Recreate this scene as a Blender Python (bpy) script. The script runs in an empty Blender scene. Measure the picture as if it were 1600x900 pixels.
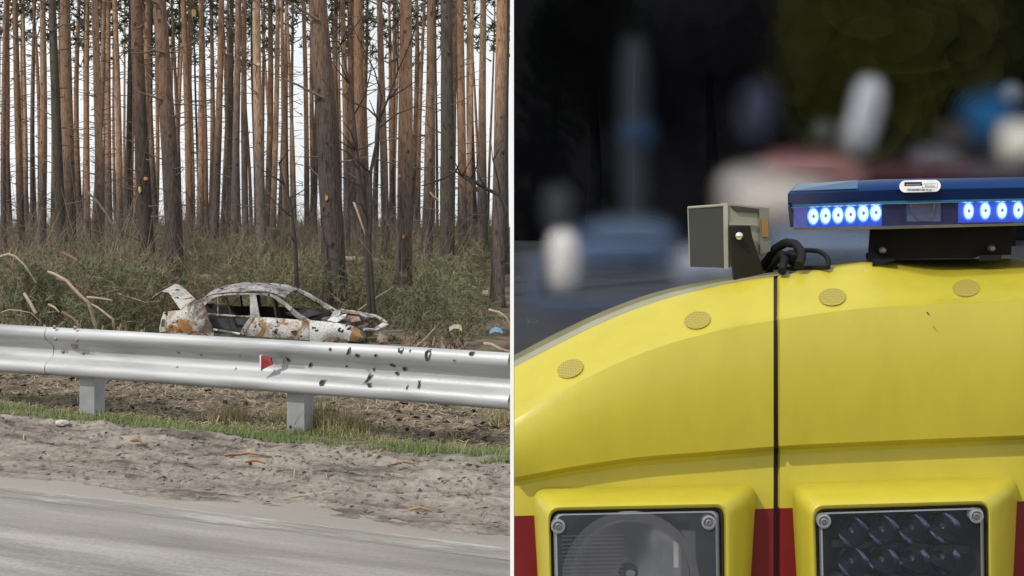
import bpy, bmesh, math, random
import numpy as np
from mathutils import Vector, Matrix, noise
R = math.radians
S = bpy.context.scene
C = S.collection
# ---------------------------------------------------------------- camera
K = 4.84e-4            # metres per photo pixel at one metre
HZ, CZ = 295, 1.5      # horizon row, eye height
def at(px, py, d):
    return Vector(((px-800)*K*d, d, CZ+(HZ-py)*K*d))
cam = bpy.data.cameras.new('camera'); co = bpy.data.objects.new('camera', cam); C.objects.link(co)
co.location = (0, 0, CZ); co.rotation_euler = (R(90), 0, 0)
cam.sensor_width = 36; cam.lens = 36/(1600*K); cam.shift_y = -155/1600
cam.clip_start = .05; cam.clip_end = 4000
S.camera = co
# ---------------------------------------------------------------- sky, sun, exposure
SUN_EL, SUN_AZ = 46, 42          # elevation; degrees to the left of straight behind the camera
w = bpy.data.worlds.new('World'); S.world = w; w.use_nodes = True
nt = w.node_tree; nt.nodes.clear()
wo = nt.nodes.new('ShaderNodeOutputWorld'); bg = nt.nodes.new('ShaderNodeBackground')
sky = nt.nodes.new('ShaderNodeTexSky'); sky.sky_type = 'NISHITA'; sky.sun_disc = False
sky.sun_elevation = R(SUN_EL); sky.sun_rotation = R(180+SUN_AZ); sky.dust_density = 4.0; sky.air_density = 1.0; sky.ozone_density = 1.0
tc = nt.nodes.new('ShaderNodeTexCoord'); sx = nt.nodes.new('ShaderNodeSeparateXYZ'); cx_ = nt.nodes.new('ShaderNodeCombineXYZ')
mx = nt.nodes.new('ShaderNodeMath'); mx.operation = 'MAXIMUM'; mx.inputs[1].default_value = .03
nt.links.new(tc.outputs['Generated'], sx.inputs[0])
nt.links.new(sx.outputs[0], cx_.inputs[0]); nt.links.new(sx.outputs[1], cx_.inputs[1]); nt.links.new(sx.outputs[2], mx.inputs[0]); nt.links.new(mx.outputs[0], cx_.inputs[2])
nt.links.new(cx_.outputs[0], sky.inputs[0])
# thin bright cloud veil over the clear sky
cn = nt.nodes.new('ShaderNodeTexNoise'); cn.inputs['Scale'].default_value = 3.0; cn.inputs['Detail'].default_value = 5
nt.links.new(cx_.outputs[0], cn.inputs['Vector'])
cr = nt.nodes.new('ShaderNodeMapRange'); cr.inputs[1].default_value = .3; cr.inputs[2].default_value = .7; cr.inputs[3].default_value = .72; cr.inputs[4].default_value = .97
nt.links.new(cn.outputs['Fac'], cr.inputs[0])
mixw = nt.nodes.new('ShaderNodeMix'); mixw.data_type = 'RGBA'; mixw.inputs[7].default_value = (10.3, 10.7, 11.0, 1)
nt.links.new(cr.outputs[0], mixw.inputs[0]); nt.links.new(sky.outputs[0], mixw.inputs[6]); nt.links.new(mixw.outputs[2], bg.inputs[0])
bg.inputs[1].default_value = .1
nt.links.new(bg.outputs[0], wo.inputs[0])
sun = bpy.data.lights.new('sun', 'SUN'); so = bpy.data.objects.new('sun', sun); C.objects.link(so)
sun.energy = 2.5; sun.angle = R(1.2); sun.color = (1, .95, .87)
sd = Vector((math.sin(R(SUN_AZ))*math.cos(R(SUN_EL)), math.cos(R(SUN_AZ))*math.cos(R(SUN_EL)), -math.sin(R(SUN_EL))))
so.rotation_euler = sd.to_track_quat('-Z', 'Y').to_euler()
S.view_settings.view_transform = 'Standard'; S.view_settings.look = 'None'; S.view_settings.exposure = 0.0; S.view_settings.gamma = 1
S.cycles.transparent_max_bounces = 96; S.cycles.max_bounces = 6; S.cycles.diffuse_bounces = 3; S.cycles.glossy_bounces = 3; S.cycles.transmission_bounces = 4
rnd = random.Random(7)
NP = np.random.default_rng(7)

# ---------------------------------------------------------------- helpers
def tag(o, label=None, cat=None, group=None, kind=None):
    if label: o['label'] = label
    if cat: o['category'] = cat
    if group: o['group'] = group
    if kind: o['kind'] = kind
    return o
def empty(name, loc, rz=0):
    o = bpy.data.objects.new(name, None); C.objects.link(o); o.location = loc; o.rotation_euler = (0, 0, rz); o.empty_display_size = .1
    return o
def link(name, me, mats, parent=None, smooth=None, loc=None):
    if not isinstance(mats, (list, tuple)): mats = [mats]
    if not me.materials:
        for m in mats: me.materials.append(m)
    o = bpy.data.objects.new(name, me); C.objects.link(o)
    if parent:
        o.parent = parent
    if loc is not None: o.location = loc
    return o
class MB:
    """collects faces in world coordinates; build() links them as one mesh, relative to its parent thing's origin"""
    def __init__(s): s.v = []; s.f = []; s.m = []
    def add(s, vs, fs, mi=0):
        n = len(s.v); s.v += [tuple(p) for p in vs]; s.f += [tuple(i+n for i in f) for f in fs]; s.m += [mi]*len(fs); return s
    def box(s, c, h, rot=None, mi=0):
        c = Vector(c); vs = []
        for x in (-1, 1):
            for y in (-1, 1):
                for z in (-1, 1):
                    p = Vector((x*h[0], y*h[1], z*h[2]))
                    if rot: p = rot @ p
                    vs.append(c+p)
        return s.add(vs, [(0,1,3,2),(4,6,7,5),(0,4,5,1),(2,3,7,6),(0,2,6,4),(1,5,7,3)], mi)
    def tube(s, pts, rad, n=6, mi=0, caps=True):
        pts = [Vector(p) for p in pts]; vs = []; fs = []
        if not isinstance(rad, (list, tuple)): rad = [rad]*len(pts)
        for i, p in enumerate(pts):
            t = (pts[min(i+1, len(pts)-1)]-pts[max(i-1, 0)]).normalized()
            a = t.cross(Vector((0, 1, 0)) if abs(t.y) < .9 else Vector((1, 0, 0))).normalized(); b = t.cross(a)
            for k in range(n):
                q = 2*math.pi*k/n; vs.append(p+(a*math.cos(q)+b*math.sin(q))*rad[i])
        for i in range(len(pts)-1):
            for k in range(n):
                fs.append((i*n+k, i*n+(k+1) % n, (i+1)*n+(k+1) % n, (i+1)*n+k))
        if caps:
            fs.append(tuple(range(n))[::-1]); fs.append(tuple((len(pts)-1)*n+k for k in range(n)))
        return s.add(vs, fs, mi)
    def grid(s, rows, mi=0, close=False):
        nr, nc = len(rows), len(rows[0]); vs = [p for r in rows for p in r]; fs = []
        for i in range(nr-1):
            for j in range(nc-(0 if close else 1)):
                fs.append((i*nc+j, i*nc+(j+1) % nc, (i+1)*nc+(j+1) % nc, (i+1)*nc+j))
        return s.add(vs, fs, mi)
    def prism(s, poly, off, mi=0):
        """polygon (list of points) thickened by the offset vector"""
        n = len(poly); off = Vector(off); vs = [Vector(p) for p in poly]+[Vector(p)+off for p in poly]
        fs = [tuple(range(n)), tuple(range(n, 2*n))[::-1]]+[(i, i+n, (i+1) % n+n, (i+1) % n) for i in range(n)]
        return s.add(vs, fs, mi)
    def lathe(s, c, axis, prof, n=16, mi=0, sx=1):
        """prof: list of (radius, distance along axis)"""
        c = Vector(c); ax = Vector(axis).normalized(); a = ax.cross(Vector((0, 0, 1)) if abs(ax.z) < .9 else Vector((1, 0, 0))).normalized(); b = ax.cross(a)
        rows = [[c+ax*h+(a*sx*math.cos(2*math.pi*k/n)+b*math.sin(2*math.pi*k/n))*r for k in range(n)] for r, h in prof]
        return s.grid(rows, mi, close=True)
    def build(s, name, mats, parent=None, origin=None, sharp=35, recalc=True):
        org = Vector(origin) if origin is not None else Vector((0, 0, 0))
        if parent is not None:
            w = Vector((0, 0, 0)); p = parent
            while p is not None: w += p.location; p = p.parent
            base = w
        else: base = Vector((0, 0, 0))
        o_loc = org-base if origin is not None else Vector((0, 0, 0))
        sub = org if origin is not None else base
        me = bpy.data.meshes.new(name)
        me.from_pydata([tuple(Vector(v)-sub) for v in s.v], [], s.f)
        if not isinstance(mats, (list, tuple)): mats = [mats]
        for m in mats: me.materials.append(m)
        me.polygons.foreach_set('material_index', s.m)
        if recalc:
            bm = bmesh.new(); bm.from_mesh(me); bmesh.ops.recalc_face_normals(bm, faces=bm.faces); bm.to_mesh(me); bm.free()
        if sharp:
            me.polygons.foreach_set('use_smooth', [True]*len(me.polygons)); me.set_sharp_from_angle(angle=R(sharp))
        o = bpy.data.objects.new(name, me); C.objects.link(o)
        if parent is not None: o.parent = parent
        o.location = o_loc
        return o
def bigmesh(name, V, F, mat, n=3, kind='stuff'):
    me = bpy.data.meshes.new(name)
    me.vertices.add(len(V)); me.vertices.foreach_set('co', np.asarray(V, np.float32).ravel())
    F = np.asarray(F, np.int32); me.loops.add(F.size); me.loops.foreach_set('vertex_index', F.ravel())
    me.polygons.add(len(F)); me.polygons.foreach_set('loop_start', np.arange(0, F.size, n, dtype=np.int32))
    me.update(calc_edges=True); me.validate()
    me.materials.append(mat)
    o = bpy.data.objects.new(name, me); C.objects.link(o)
    if kind: o['kind'] = kind
    return o
# ---------------------------------------------------------------- materials
def newmat(name):
    m = bpy.data.materials.new(name); m.use_nodes = True; n = m.node_tree; b = n.nodes['Principled BSDF']
    return m, n, b
def ramp(n, pairs, interp='LINEAR'):
    r = n.nodes.new('ShaderNodeValToRGB'); e = r.color_ramp.elements; r.color_ramp.interpolation = interp
    while len(e) < len(pairs): e.new(.5)
    for x, (p, c) in zip(e, pairs): x.position = p; x.color = (*c, 1) if len(c) == 3 else c
    return r
def coords(n, stretch=(1, 1, 1), rot=(0, 0, 0), src='Object'):
    t = n.nodes.new('ShaderNodeTexCoord'); mp = n.nodes.new('ShaderNodeMapping'); mp.inputs['Scale'].default_value = stretch; mp.inputs['Rotation'].default_value = rot
    n.links.new(t.outputs[src], mp.inputs[0]); return mp
def ntex(n, vec, scale, detail=5, rough=.6, dist=0):
    t = n.nodes.new('ShaderNodeTexNoise'); t.inputs['Scale'].default_value = scale; t.inputs['Detail'].default_value = detail
    t.inputs['Roughness'].default_value = rough; t.inputs['Distortion'].default_value = dist
    n.links.new(vec.outputs[0], t.inputs['Vector']); return t
def mixc(n, f, a, b, mode='MIX'):
    x = n.nodes.new('ShaderNodeMix'); x.data_type = 'RGBA'; x.blend_type = mode
    for s, v in ((0, f), (6, a), (7, b)):
        if isinstance(v, (int, float)): x.inputs[s].default_value = v
        elif isinstance(v, tuple): x.inputs[s].default_value = (*v, 1)
        else: n.links.new(v, x.inputs[s])
    return x.outputs[2]
def bump(n, b, h, strength=.3, dist=.02):
    x = n.nodes.new('ShaderNodeBump'); x.inputs['Strength'].default_value = strength; x.inputs['Distance'].default_value = dist
    n.links.new(h, x.inputs['Height']); n.links.new(x.outputs[0], b.inputs['Normal'])
def M(name, c1, c2=None, rough=.6, metal=0, scale=8, stretch=(1, 1, 1), rot=(0, 0, 0), detail=5, bumpv=0, bdist=.01, lo=.35, hi=.65, coat=0, spec=.5, percopy=0):
    m, n, b = newmat(name); b.inputs['Roughness'].default_value = rough; b.inputs['Metallic'].default_value = metal
    b.inputs['Coat Weight'].default_value = coat; b.inputs['Coat Roughness'].default_value = .05; b.inputs['Specular IOR Level'].default_value = spec
    mp = coords(n, stretch, rot); t = ntex(n, mp, scale, detail)
    r = ramp(n, [(lo, c1), (hi, c2 or tuple(x*.8 for x in c1))]); n.links.new(t.outputs['Fac'], r.inputs[0])
    col = r.outputs[0]
    if percopy:
        oi = n.nodes.new('ShaderNodeObjectInfo'); h = n.nodes.new('ShaderNodeHueSaturation'); mr = n.nodes.new('ShaderNodeMapRange')
        mr.inputs[3].default_value = 1-percopy; mr.inputs[4].default_value = 1+percopy; n.links.new(oi.outputs['Random'], mr.inputs[0])
        n.links.new(mr.outputs[0], h.inputs['Value']); n.links.new(col, h.inputs['Color']); col = h.outputs[0]
    n.links.new(col, b.inputs['Base Color'])
    if bumpv: bump(n, b, t.outputs['Fac'], bumpv, bdist)
    return m
def bark(name, low, high, z0, z1, dark=.55, moss=0):
    """pine bark: grey ridged plates low down, thin orange bark higher up"""
    m, n, b = newmat(name); b.inputs['Roughness'].default_value = .9; b.inputs['Specular IOR Level'].default_value = .15
    mp = coords(n, (1, 1, .16)); t = ntex(n, mp, 26, 4, .7, .6); t2 = ntex(n, coords(n, (1, 1, .5)), 2.2, 4)
    tcn = n.nodes.new('ShaderNodeTexCoord'); sp = n.nodes.new('ShaderNodeSeparateXYZ'); n.links.new(tcn.outputs['Object'], sp.inputs[0])
    oi = n.nodes.new('ShaderNodeObjectInfo')
    ad = n.nodes.new('ShaderNodeMath'); ad.operation = 'MULTIPLY_ADD'; ad.inputs[1].default_value = 4.0; n.links.new(t2.outputs['Fac'], ad.inputs[0]); n.links.new(sp.outputs[2], ad.inputs[2])
    ad2 = n.nodes.new('ShaderNodeMath'); ad2.operation = 'MULTIPLY_ADD'; ad2.inputs[1].default_value = 2.5; n.links.new(oi.outputs['Random'], ad2.inputs[0]); n.links.new(ad.outputs[0], ad2.inputs[2])
    mr = n.nodes.new('ShaderNodeMapRange'); mr.inputs[1].default_value = z0+3.2; mr.inputs[2].default_value = z1+3.2; mr.interpolation_type = 'SMOOTHSTEP'
    n.links.new(ad2.outputs[0], mr.inputs[0])
    col = mixc(n, mr.outputs[0], low, high)
    hs = n.nodes.new('ShaderNodeHueSaturation'); m2 = n.nodes.new('ShaderNodeMapRange'); m2.inputs[3].default_value = .58; m2.inputs[4].default_value = 1.18
    wn = n.nodes.new('ShaderNodeTexWhiteNoise'); wn.noise_dimensions = '1D'; n.links.new(oi.outputs['Random'], wn.inputs['W'])
    n.links.new(wn.outputs['Value'], m2.inputs[0]); n.links.new(m2.outputs[0], hs.inputs['Value']); n.links.new(col, hs.inputs['Color'])
    r = ramp(n, [(.34, (dark*.45,)*3), (.5, (.95, .95, .95)), (.68, (1.4, 1.35, 1.3))]); n.links.new(t.outputs['Fac'], r.inputs[0])
    col = mixc(n, .85, hs.outputs[0], r.outputs[0], 'MULTIPLY')
    # old branch scars
    vz = n.nodes.new('ShaderNodeTexVoronoi'); vz.inputs['Scale'].default_value = 2.6; n.links.new(coords(n, (1, 1, .8)).outputs[0], vz.inputs['Vector'])
    rs = ramp(n, [(.07, (.25, .2, .18)), (.15, (1, 1, 1))]); n.links.new(vz.outputs['Distance'], rs.inputs[0])
    col = mixc(n, .8, col, rs.outputs[0], 'MULTIPLY')
    if moss:
        tm = ntex(n, coords(n, (1, 1, .4)), 3, 3); rm = ramp(n, [(.5, (0, 0, 0)), (.65, (moss,)*3)]); n.links.new(tm.outputs['Fac'], rm.inputs[0])
        col = mixc(n, rm.outputs[0], col, (.09, .1, .04))
    n.links.new(col, b.inputs['Base Color'])
    bump(n, b, t.outputs['Fac'], .6, .03)
    return m
def burnt(name, white, rust, grey, seed, w_lo=.45, r_lo=.5, scale=2.2, rough=.75):
    """burnt-out car paint: pale ash, bare grey steel, rust blooms, soot spots"""
    m, n, b = newmat(name); b.inputs['Roughness'].default_value = rough; b.inputs['Specular IOR Level'].default_value = .25
    mp = coords(n); mp.inputs['Location'].default_value = (seed*3.7, seed*1.3, seed)
    a = ntex(n, mp, scale, 6, .65, .4); c = ntex(n, mp, scale*1.7, 5, .6, .8); d = ntex(n, mp, 9, 3, .5); e = ntex(n, mp, 34, 3, .6)
    ra = ramp(n, [(w_lo-.06, (0, 0, 0)), (w_lo+.06, (1, 1, 1))]); n.links.new(a.outputs['Fac'], ra.inputs[0])
    rc = ramp(n, [(r_lo, (0, 0, 0)), (r_lo+.1, (1, 1, 1))]); n.links.new(c.outputs['Fac'], rc.inputs[0])
    rd = ramp(n, [(.62, (0, 0, 0)), (.66, (1, 1, 1))]); n.links.new(d.outputs['Fac'], rd.inputs[0])
    re = ramp(n, [(.3, (.6,)*3), (.6, (1.1,)*3)]); n.links.new(e.outputs['Fac'], re.inputs[0])
    col = mixc(n, ra.outputs[0], grey, white); col = mixc(n, rc.outputs[0], col, rust)
    fb = ntex(n, mp, scale*.9, 5, .7, .6); rf_ = ramp(n, [(.52, (0, 0, 0)), (.6, (.85,)*3)]); n.links.new(fb.outputs['Fac'], rf_.inputs[0]); col = mixc(n, rf_.outputs[0], col, (.075, .065, .06))
    col = mixc(n, 1.0, col, re.outputs[0], 'MULTIPLY'); col = mixc(n, rd.outputs[0], col, (.025, .022, .02))
    n.links.new(col, b.inputs['Base Color']); bump(n, b, a.outputs['Fac'], .25, .05)
    return m
def soft(name, col, alpha=None):
    m = bpy.data.materials.new(name); m.use_nodes = True; n = m.node_tree; n.nodes.clear()
    o = n.nodes.new('ShaderNodeOutputMaterial'); d = n.nodes.new('ShaderNodeBsdfDiffuse'); t = n.nodes.new('ShaderNodeBsdfTransparent'); x = n.nodes.new('ShaderNodeMixShader')
    d.inputs[0].default_value = (*col, 1)
    if alpha is None:
        a = n.nodes.new('ShaderNodeAttribute'); a.attribute_name = 'opacity'; n.links.new(a.outputs['Fac'], x.inputs[0])
    else: x.inputs[0].default_value = alpha
    n.links.new(t.outputs[0], x.inputs[1]); n.links.new(d.outputs[0], x.inputs[2]); n.links.new(x.outputs[0], o.inputs[0]); return m
def glassy(name, tint, alpha, rough=.05, ribs=None, coat=.6, spec=.5):
    m, n, b = newmat(name); b.inputs['Base Color'].default_value = (*tint, 1); b.inputs['Roughness'].default_value = rough; b.inputs['Alpha'].default_value = alpha
    b.inputs['Coat Weight'].default_value = coat; b.inputs['Coat Roughness'].default_value = .03; b.inputs['Specular IOR Level'].default_value = spec
    if ribs:
        wv = n.nodes.new('ShaderNodeTexWave'); wv.bands_direction = ribs[0]; wv.inputs['Scale'].default_value = ribs[1]; n.links.new(coords(n).outputs[0], wv.inputs['Vector']); bump(n, b, wv.outputs['Fac'], .12, .002)
    return m

# ================================================================ THE SETTING
NX, NY = .408, .913                       # across the road; along is (NY, -NX)
def ut(u, t): return (NY*t+NX*u, -NX*t+NY*u)
def sstep(a, b, x):
    x = min(1, max(0, (x-a)/(b-a))); return x*x*(3-2*x)
def height(x, y):
    u = NX*x+NY*y
    if x > .004: z = -1.2
    else: z = -1.5*sstep(6.6, 23, u)
    if y > 104: z = min(z, -1.5)-(y-104)*.045
    return z
# one coarse sheet to the horizon
xs = [-1500, -700, -300, -150, -80, -40, -25, -16, -10, -6, -3, -1, .003, .012, 3, 8, 16, 30, 60, 150, 400, 1500]
ys = [-1200, -400, -100, -40, -15, -5, 0, 3, 5, 7, 9, 11, 13, 15, 18, 21, 25, 30, 40, 55, 75, 95, 104, 115, 150, 300, 700, 1500]
mb = MB(); mb.grid([[(x, y, height(x, y)-.06) for x in xs] for y in ys])
m_earth = M('bare_earth', (.16, .13, .10), (.09, .075, .06), .95, scale=3, bumpv=.4)
tag(mb.build('ground', m_earth, recalc=False), kind='structure')
def strip(name, u0, u1, us, nt_, t0, zf, mat, xend=-.004, growth=1.0, kind='structure'):
    rows = []
    for i in range(us+1):
        f = (i/us)**growth; u = u0+(u1-u0)*f; te = (xend-NX*u)/NY; row = []
        for j in range(nt_+1):
            g = (j/nt_); t = te+(t0-te)*g; x, y = ut(u, t); row.append((x, y, zf(x, y, u, t)))
        rows.append(row)
    mb = MB(); mb.grid(rows); return tag(mb.build(name, mat, recalc=False), kind=kind)
RZ = math.atan2(-NX, NY)
# dusty asphalt
m_road, n, b = newmat('dusty_asphalt'); b.inputs['Roughness'].default_value = .85; b.inputs['Specular IOR Level'].default_value = .2
mp = coords(n); vr = n.nodes.new('ShaderNodeVectorRotate'); vr.rotation_type = 'Z_AXIS'; vr.inputs['Angle'].default_value = -RZ; n.links.new(mp.outputs[0], vr.inputs[0])
ms = n.nodes.new('ShaderNodeMapping'); ms.inputs['Scale'].default_value = (.12, 1, 1); n.links.new(vr.outputs[0], ms.inputs[0])
t1 = ntex(n, ms, 4.5, 6, .6); t2 = ntex(n, ms, 1.2, 3, .5); t3 = ntex(n, mp, 45, 3, .6)
r1 = ramp(n, [(.34, (.16, .153, .146)), (.5, (.28, .266, .25)), (.64, (.39, .37, .345))]); n.links.new(t1.outputs['Fac'], r1.inputs[0])
r2 = ramp(n, [(.35, (.78, .78, .79)), (.65, (1.1, 1.09, 1.07))]); n.links.new(t2.outputs['Fac'], r2.inputs[0])
r3 = ramp(n, [(.3, (.82,)*3), (.7, (1.08,)*3)]); n.links.new(t3.outputs['Fac'], r3.inputs[0])
col = mixc(n, 1.0, r1.outputs[0], r2.outputs[0], 'MULTIPLY'); col = mixc(n, 1.0, col, r3.outputs[0], 'MULTIPLY')
sp = n.nodes.new('ShaderNodeSeparateXYZ'); n.links.new(vr.outputs[0], sp.inputs[0]); t4 = ntex(n, ms, 3.0, 6, .65)
ma = n.nodes.new('ShaderNodeMath'); ma.operation = 'MULTIPLY_ADD'; ma.inputs[1].default_value = 1.5; n.links.new(t4.outputs['Fac'], ma.inputs[0]); n.links.new(sp.outputs[1], ma.inputs[2])
md = n.nodes.new('ShaderNodeMapRange'); md.inputs[1].default_value = 5.0; md.inputs[2].default_value = 6.1; n.links.new(ma.outputs[0], md.inputs[0])
col = mixc(n, md.outputs[0], col, (.275, .25, .225)); n.links.new(col, b.inputs['Base Color']); bump(n, b, t3.outputs['Fac'], .25, .01)
strip('road', -6, 5.35, 30, 40, -30, lambda x, y, u, t: 0.0, m_road)
m_line, n, b = newmat('worn_line_paint'); b.inputs['Roughness'].default_value = .8
mp = coords(n); vr = n.nodes.new('ShaderNodeVectorRotate'); vr.rotation_type = 'Z_AXIS'; vr.inputs['Angle'].default_value = -RZ; n.links.new(mp.outputs[0], vr.inputs[0])
ms = n.nodes.new('ShaderNodeMapping'); ms.inputs['Scale'].default_value = (.2, 1, 1); n.links.new(vr.outputs[0], ms.inputs[0])
t1 = ntex(n, ms, 9, 6, .7); r1 = ramp(n, [(.38, (.27, .255, .24)), (.6, (.45, .43, .40))]); n.links.new(t1.outputs['Fac'], r1.inputs[0]); n.links.new(r1.outputs[0], b.inputs['Base Color'])
r2 = ramp(n, [(.34, (0, 0, 0)), (.62, (.7,)*3)]); n.links.new(t1.outputs['Fac'], r2.inputs[0]); n.links.new(r2.outputs[0], b.inputs['Alpha'])
strip('road_edge_line', 4.86, 5.02, 2, 20, -30, lambda x, y, u, t: .004, m_line)
# muddy shoulder, with tyre-thrown ridges
m_mud, n, b = newmat('shoulder_mud'); b.inputs['Roughness'].default_value = .95; b.inputs['Specular IOR Level'].default_value = .15
mp = coords(n); vr = n.nodes.new('ShaderNodeVectorRotate'); vr.rotation_type = 'Z_AXIS'; vr.inputs['Angle'].default_value = -RZ; n.links.new(mp.outputs[0], vr.inputs[0])
ms = n.nodes.new('ShaderNodeMapping'); ms.inputs['Scale'].default_value = (.3, 1, 1); n.links.new(vr.outputs[0], ms.inputs[0])
t1 = ntex(n, ms, 6, 8, .7); t3 = ntex(n, mp, 30, 4, .7)
r1 = ramp(n, [(.37, (.10, .09, .083)), (.47, (.215, .19, .166)), (.62, (.33, .29, .255))]); n.links.new(t1.outputs['Fac'], r1.inputs[0])
r3 = ramp(n, [(.3, (.65, .63, .62)), (.62, (1.1,)*3)]); n.links.new(t3.outputs['Fac'], r3.inputs[0]); n.links.new(mixc(n, 1.0, r1.outputs[0], r3.outputs[0], 'MULTIPLY'), b.inputs['Base Color']); bump(n, b, t3.outputs['Fac'], .7, .02)
def zmud(x, y, u, t):
    a = noise.fractal(Vector((t*1.3, u*6, 0)), .8, 2, 5); c = noise.noise(Vector((x*11, y*11, 3)))
    e = sstep(5.0, 6.1, u)*(1-.3*sstep(6.3, 6.6, u)); return -.004+e*(.04+.04*a+.014*c)+.006*a*sstep(5.05, 5.3, u)
strip('road_shoulder', 5.05, 6.6, 50, 260, -9, zmud, m_mud)
# verge and forest floor
m_floor, n, b = newmat('dry_grass_litter'); b.inputs['Roughness'].default_value = .95; b.inputs['Specular IOR Level'].default_value = .1
mp = coords(n, (1, 1, 1)); t1 = ntex(n, mp, 2.2, 8, .7, .5); t3 = ntex(n, mp, 28, 5, .7)
r1 = ramp(n, [(.36, (.075, .062, .048)), (.5, (.19, .155, .115)), (.64, (.30, .25, .18))]); n.links.new(t1.outputs['Fac'], r1.inputs[0])
r3 = ramp(n, [(.33, (.45, .43, .42)), (.6, (1.15,)*3)]); n.links.new(t3.outputs['Fac'], r3.inputs[0]); n.links.new(mixc(n, 1.0, r1.outputs[0], r3.outputs[0], 'MULTIPLY'), b.inputs['Base Color']); bump(n, b, t3.outputs['Fac'], .8, .03)
def zfloor(x, y, u, t):
    a = noise.fractal(Vector((x*.8, y*.8, 7)), 1, 2, 5); return height(min(x, 0), y)+.0+(.06*a+.02 if u > 7 else .02+.02*a)
strip('forest_floor', 6.5, 135, 150, 170, -75, zfloor, m_floor, growth=2.2)

# ---------------------------------------------------------------- ground stuff
def scatter_tris(name, pts, mat, size, lift, flat=True, thin=.18, seed=1):
    g = np.random.default_rng(seed); n = len(pts); P = np.array(pts)
    a = g.uniform(0, 2*np.pi, n); L = size[0]+(size[1]-size[0])*g.random(n)**2; tilt = g.normal(0, .25 if flat else .8, n)
    D = np.stack([np.cos(a)*np.cos(tilt), np.sin(a)*np.cos(tilt), np.sin(tilt)], 1); Q = np.stack([-np.sin(a), np.cos(a), g.normal(0, .3, n)], 1)
    Wd = (L*thin)[:, None]
    A = P-D*L[:, None]/2; B = P+D*L[:, None]/2
    V = np.stack([A-Q*Wd, A+Q*Wd, B+Q*Wd*.6, B-Q*Wd*.6], 1); V[:, :, 2] += lift+np.abs(np.sin(tilt)*L/2)[:, None]
    return bigmesh(name, V.reshape(-1, 3), np.arange(4*n).reshape(-1, 4), mat, 4)
def rand_floor(n, u0, u1, pw=1.0, seed=1, zf=zfloor):
    r = random.Random(seed); out = []
    while len(out) < n:
        u = u0+(u1-u0)*r.random()**pw; px = r.uniform(-25, 797); xk = (px-800)*K
        d = u/(NX*xk+NY); x = xk*d
        out.append((x, d, zf(x, d, u, NY*x-NX*d)))
    return out
m_straw = M('dry_straw', (.40, .32, .21), (.22, .165, .11), .9, scale=1.7, lo=.3, hi=.7)
m_chip = M('bark_chips', (.085, .065, .05), (.16, .125, .095), .95, scale=1.3)
m_clod = M('mud_clods', (.20, .17, .145), (.10, .085, .075), .95, scale=2.5, lo=.4, hi=.6)
o = scatter_tris('dry_straw', rand_floor(32000, 6.75, 19, 1.5, 3), m_straw, (.015, .075), .005, thin=.06, seed=3); tag(o, 'pale dry straw strewn over the verge behind the guardrail', 'straw')
o = scatter_tris('bark_chips', rand_floor(9000, 6.85, 19, 1.4, 4), m_chip, (.015, .07), .004, thin=.3, seed=4); tag(o, 'dark bark chips and clods on the churned verge', 'debris')
o = scatter_tris('shoulder_clods', rand_floor(2200, 5.2, 6.5, .7, 5, zmud), m_clod, (.004, .035), .006, thin=.3, seed=5); tag(o, 'small dark clods and bits on the muddy shoulder', 'debris')
o = scatter_tris('shoulder_straw', rand_floor(330, 5.3, 6.5, 1, 6, zmud), m_straw, (.015, .09), .006, thin=.04, seed=6); tag(o, 'straw stalks trodden into the muddy shoulder', 'straw')
# blades of grass along the rail
def blades(name, pts, mat, h, wd, lean, seed):
    g = np.random.default_rng(seed); P = np.array(pts); n = len(P); a = g.uniform(0, 2*np.pi, n); H = g.uniform(h[0], h[1], n)
    D = np.stack([np.cos(a), np.sin(a), 0*a], 1); up = np.array([0, 0, 1.])
    ln = (g.random(n)*lean)[:, None]; b2 = g.uniform(0, 2*np.pi, n); Lv = np.stack([np.cos(b2), np.sin(b2), 0*b2], 1)*ln
    A = P-D*wd; B = P+D*wd; T = P+up*H[:, None]+Lv*H[:, None]
    return bigmesh(name, np.stack([A, B, T], 1).reshape(-1, 3), np.arange(3*n).reshape(-1, 3), mat, 3)
def zg(x, y, u, t): return max(zmud(x, y, u, t) if u < 6.6 else -9, zfloor(x, y, u, t) if u > 6.5 else -9)-.006
m_grass = M('verge_grass', (.15, .22, .07), (.26, .285, .12), .8, scale=3, lo=.3, hi=.7)
gp = []; r = random.Random(9)
for p in rand_floor(30000, 6.36, 7.15, 1, 8, zg):
    u = NX*p[0]+NY*p[1]; e = 6.46+.08*noise.noise(Vector((p[0]*1.7, 0, 0))); f = 6.8+.2*noise.noise(Vector((p[0]*1.2, 5, 0)))
    if u > e and (u < f or r.random() < .12) and noise.noise(Vector((p[0]*3, p[1]*6, 1))) > -.12: gp.append(p)
tag(blades('verge_grass', gp, m_grass, (.02, .065), .003, .9, 10), 'short green grass strip growing along the guardrail posts', 'grass')
m_dryg = M('dead_grass', (.27, .25, .11), (.34, .27, .15), .9, scale=4)
for px, u, nn, hh, lab in ((540, 6.92, 420, .2, 'dead grass tuft right of the right guardrail post'), (495, 6.95, 360, .26, 'tall dead grass tuft touching the right guardrail post'), (365, 7.0, 300, .19, 'dead grass tuft midway between the two guardrail posts'), (440, 7.3, 160, .15, 'small dead grass tuft just left of the right post'), (790, 7.6, 220, .17, 'dead grass tuft at the far right end of the verge')):
    xk = (px-800)*K; d = u/(NX*xk+NY); c = (xk*d, d)
    pts = [(c[0]+rnd.gauss(0, .07), c[1]+rnd.gauss(0, .06), 0) for _ in range(nn)]
    pts = [(x, y, zfloor(x, y, NX*x+NY*y, 0)-.01) for x, y, _ in pts]
    o = blades('grass_tuft', pts, m_dryg, (hh*.4, hh), .003, .8, int(px)); o['kind'] = 'thing'; tag(o, lab, 'grass tuft', 'dead grass tufts behind the rail')
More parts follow.
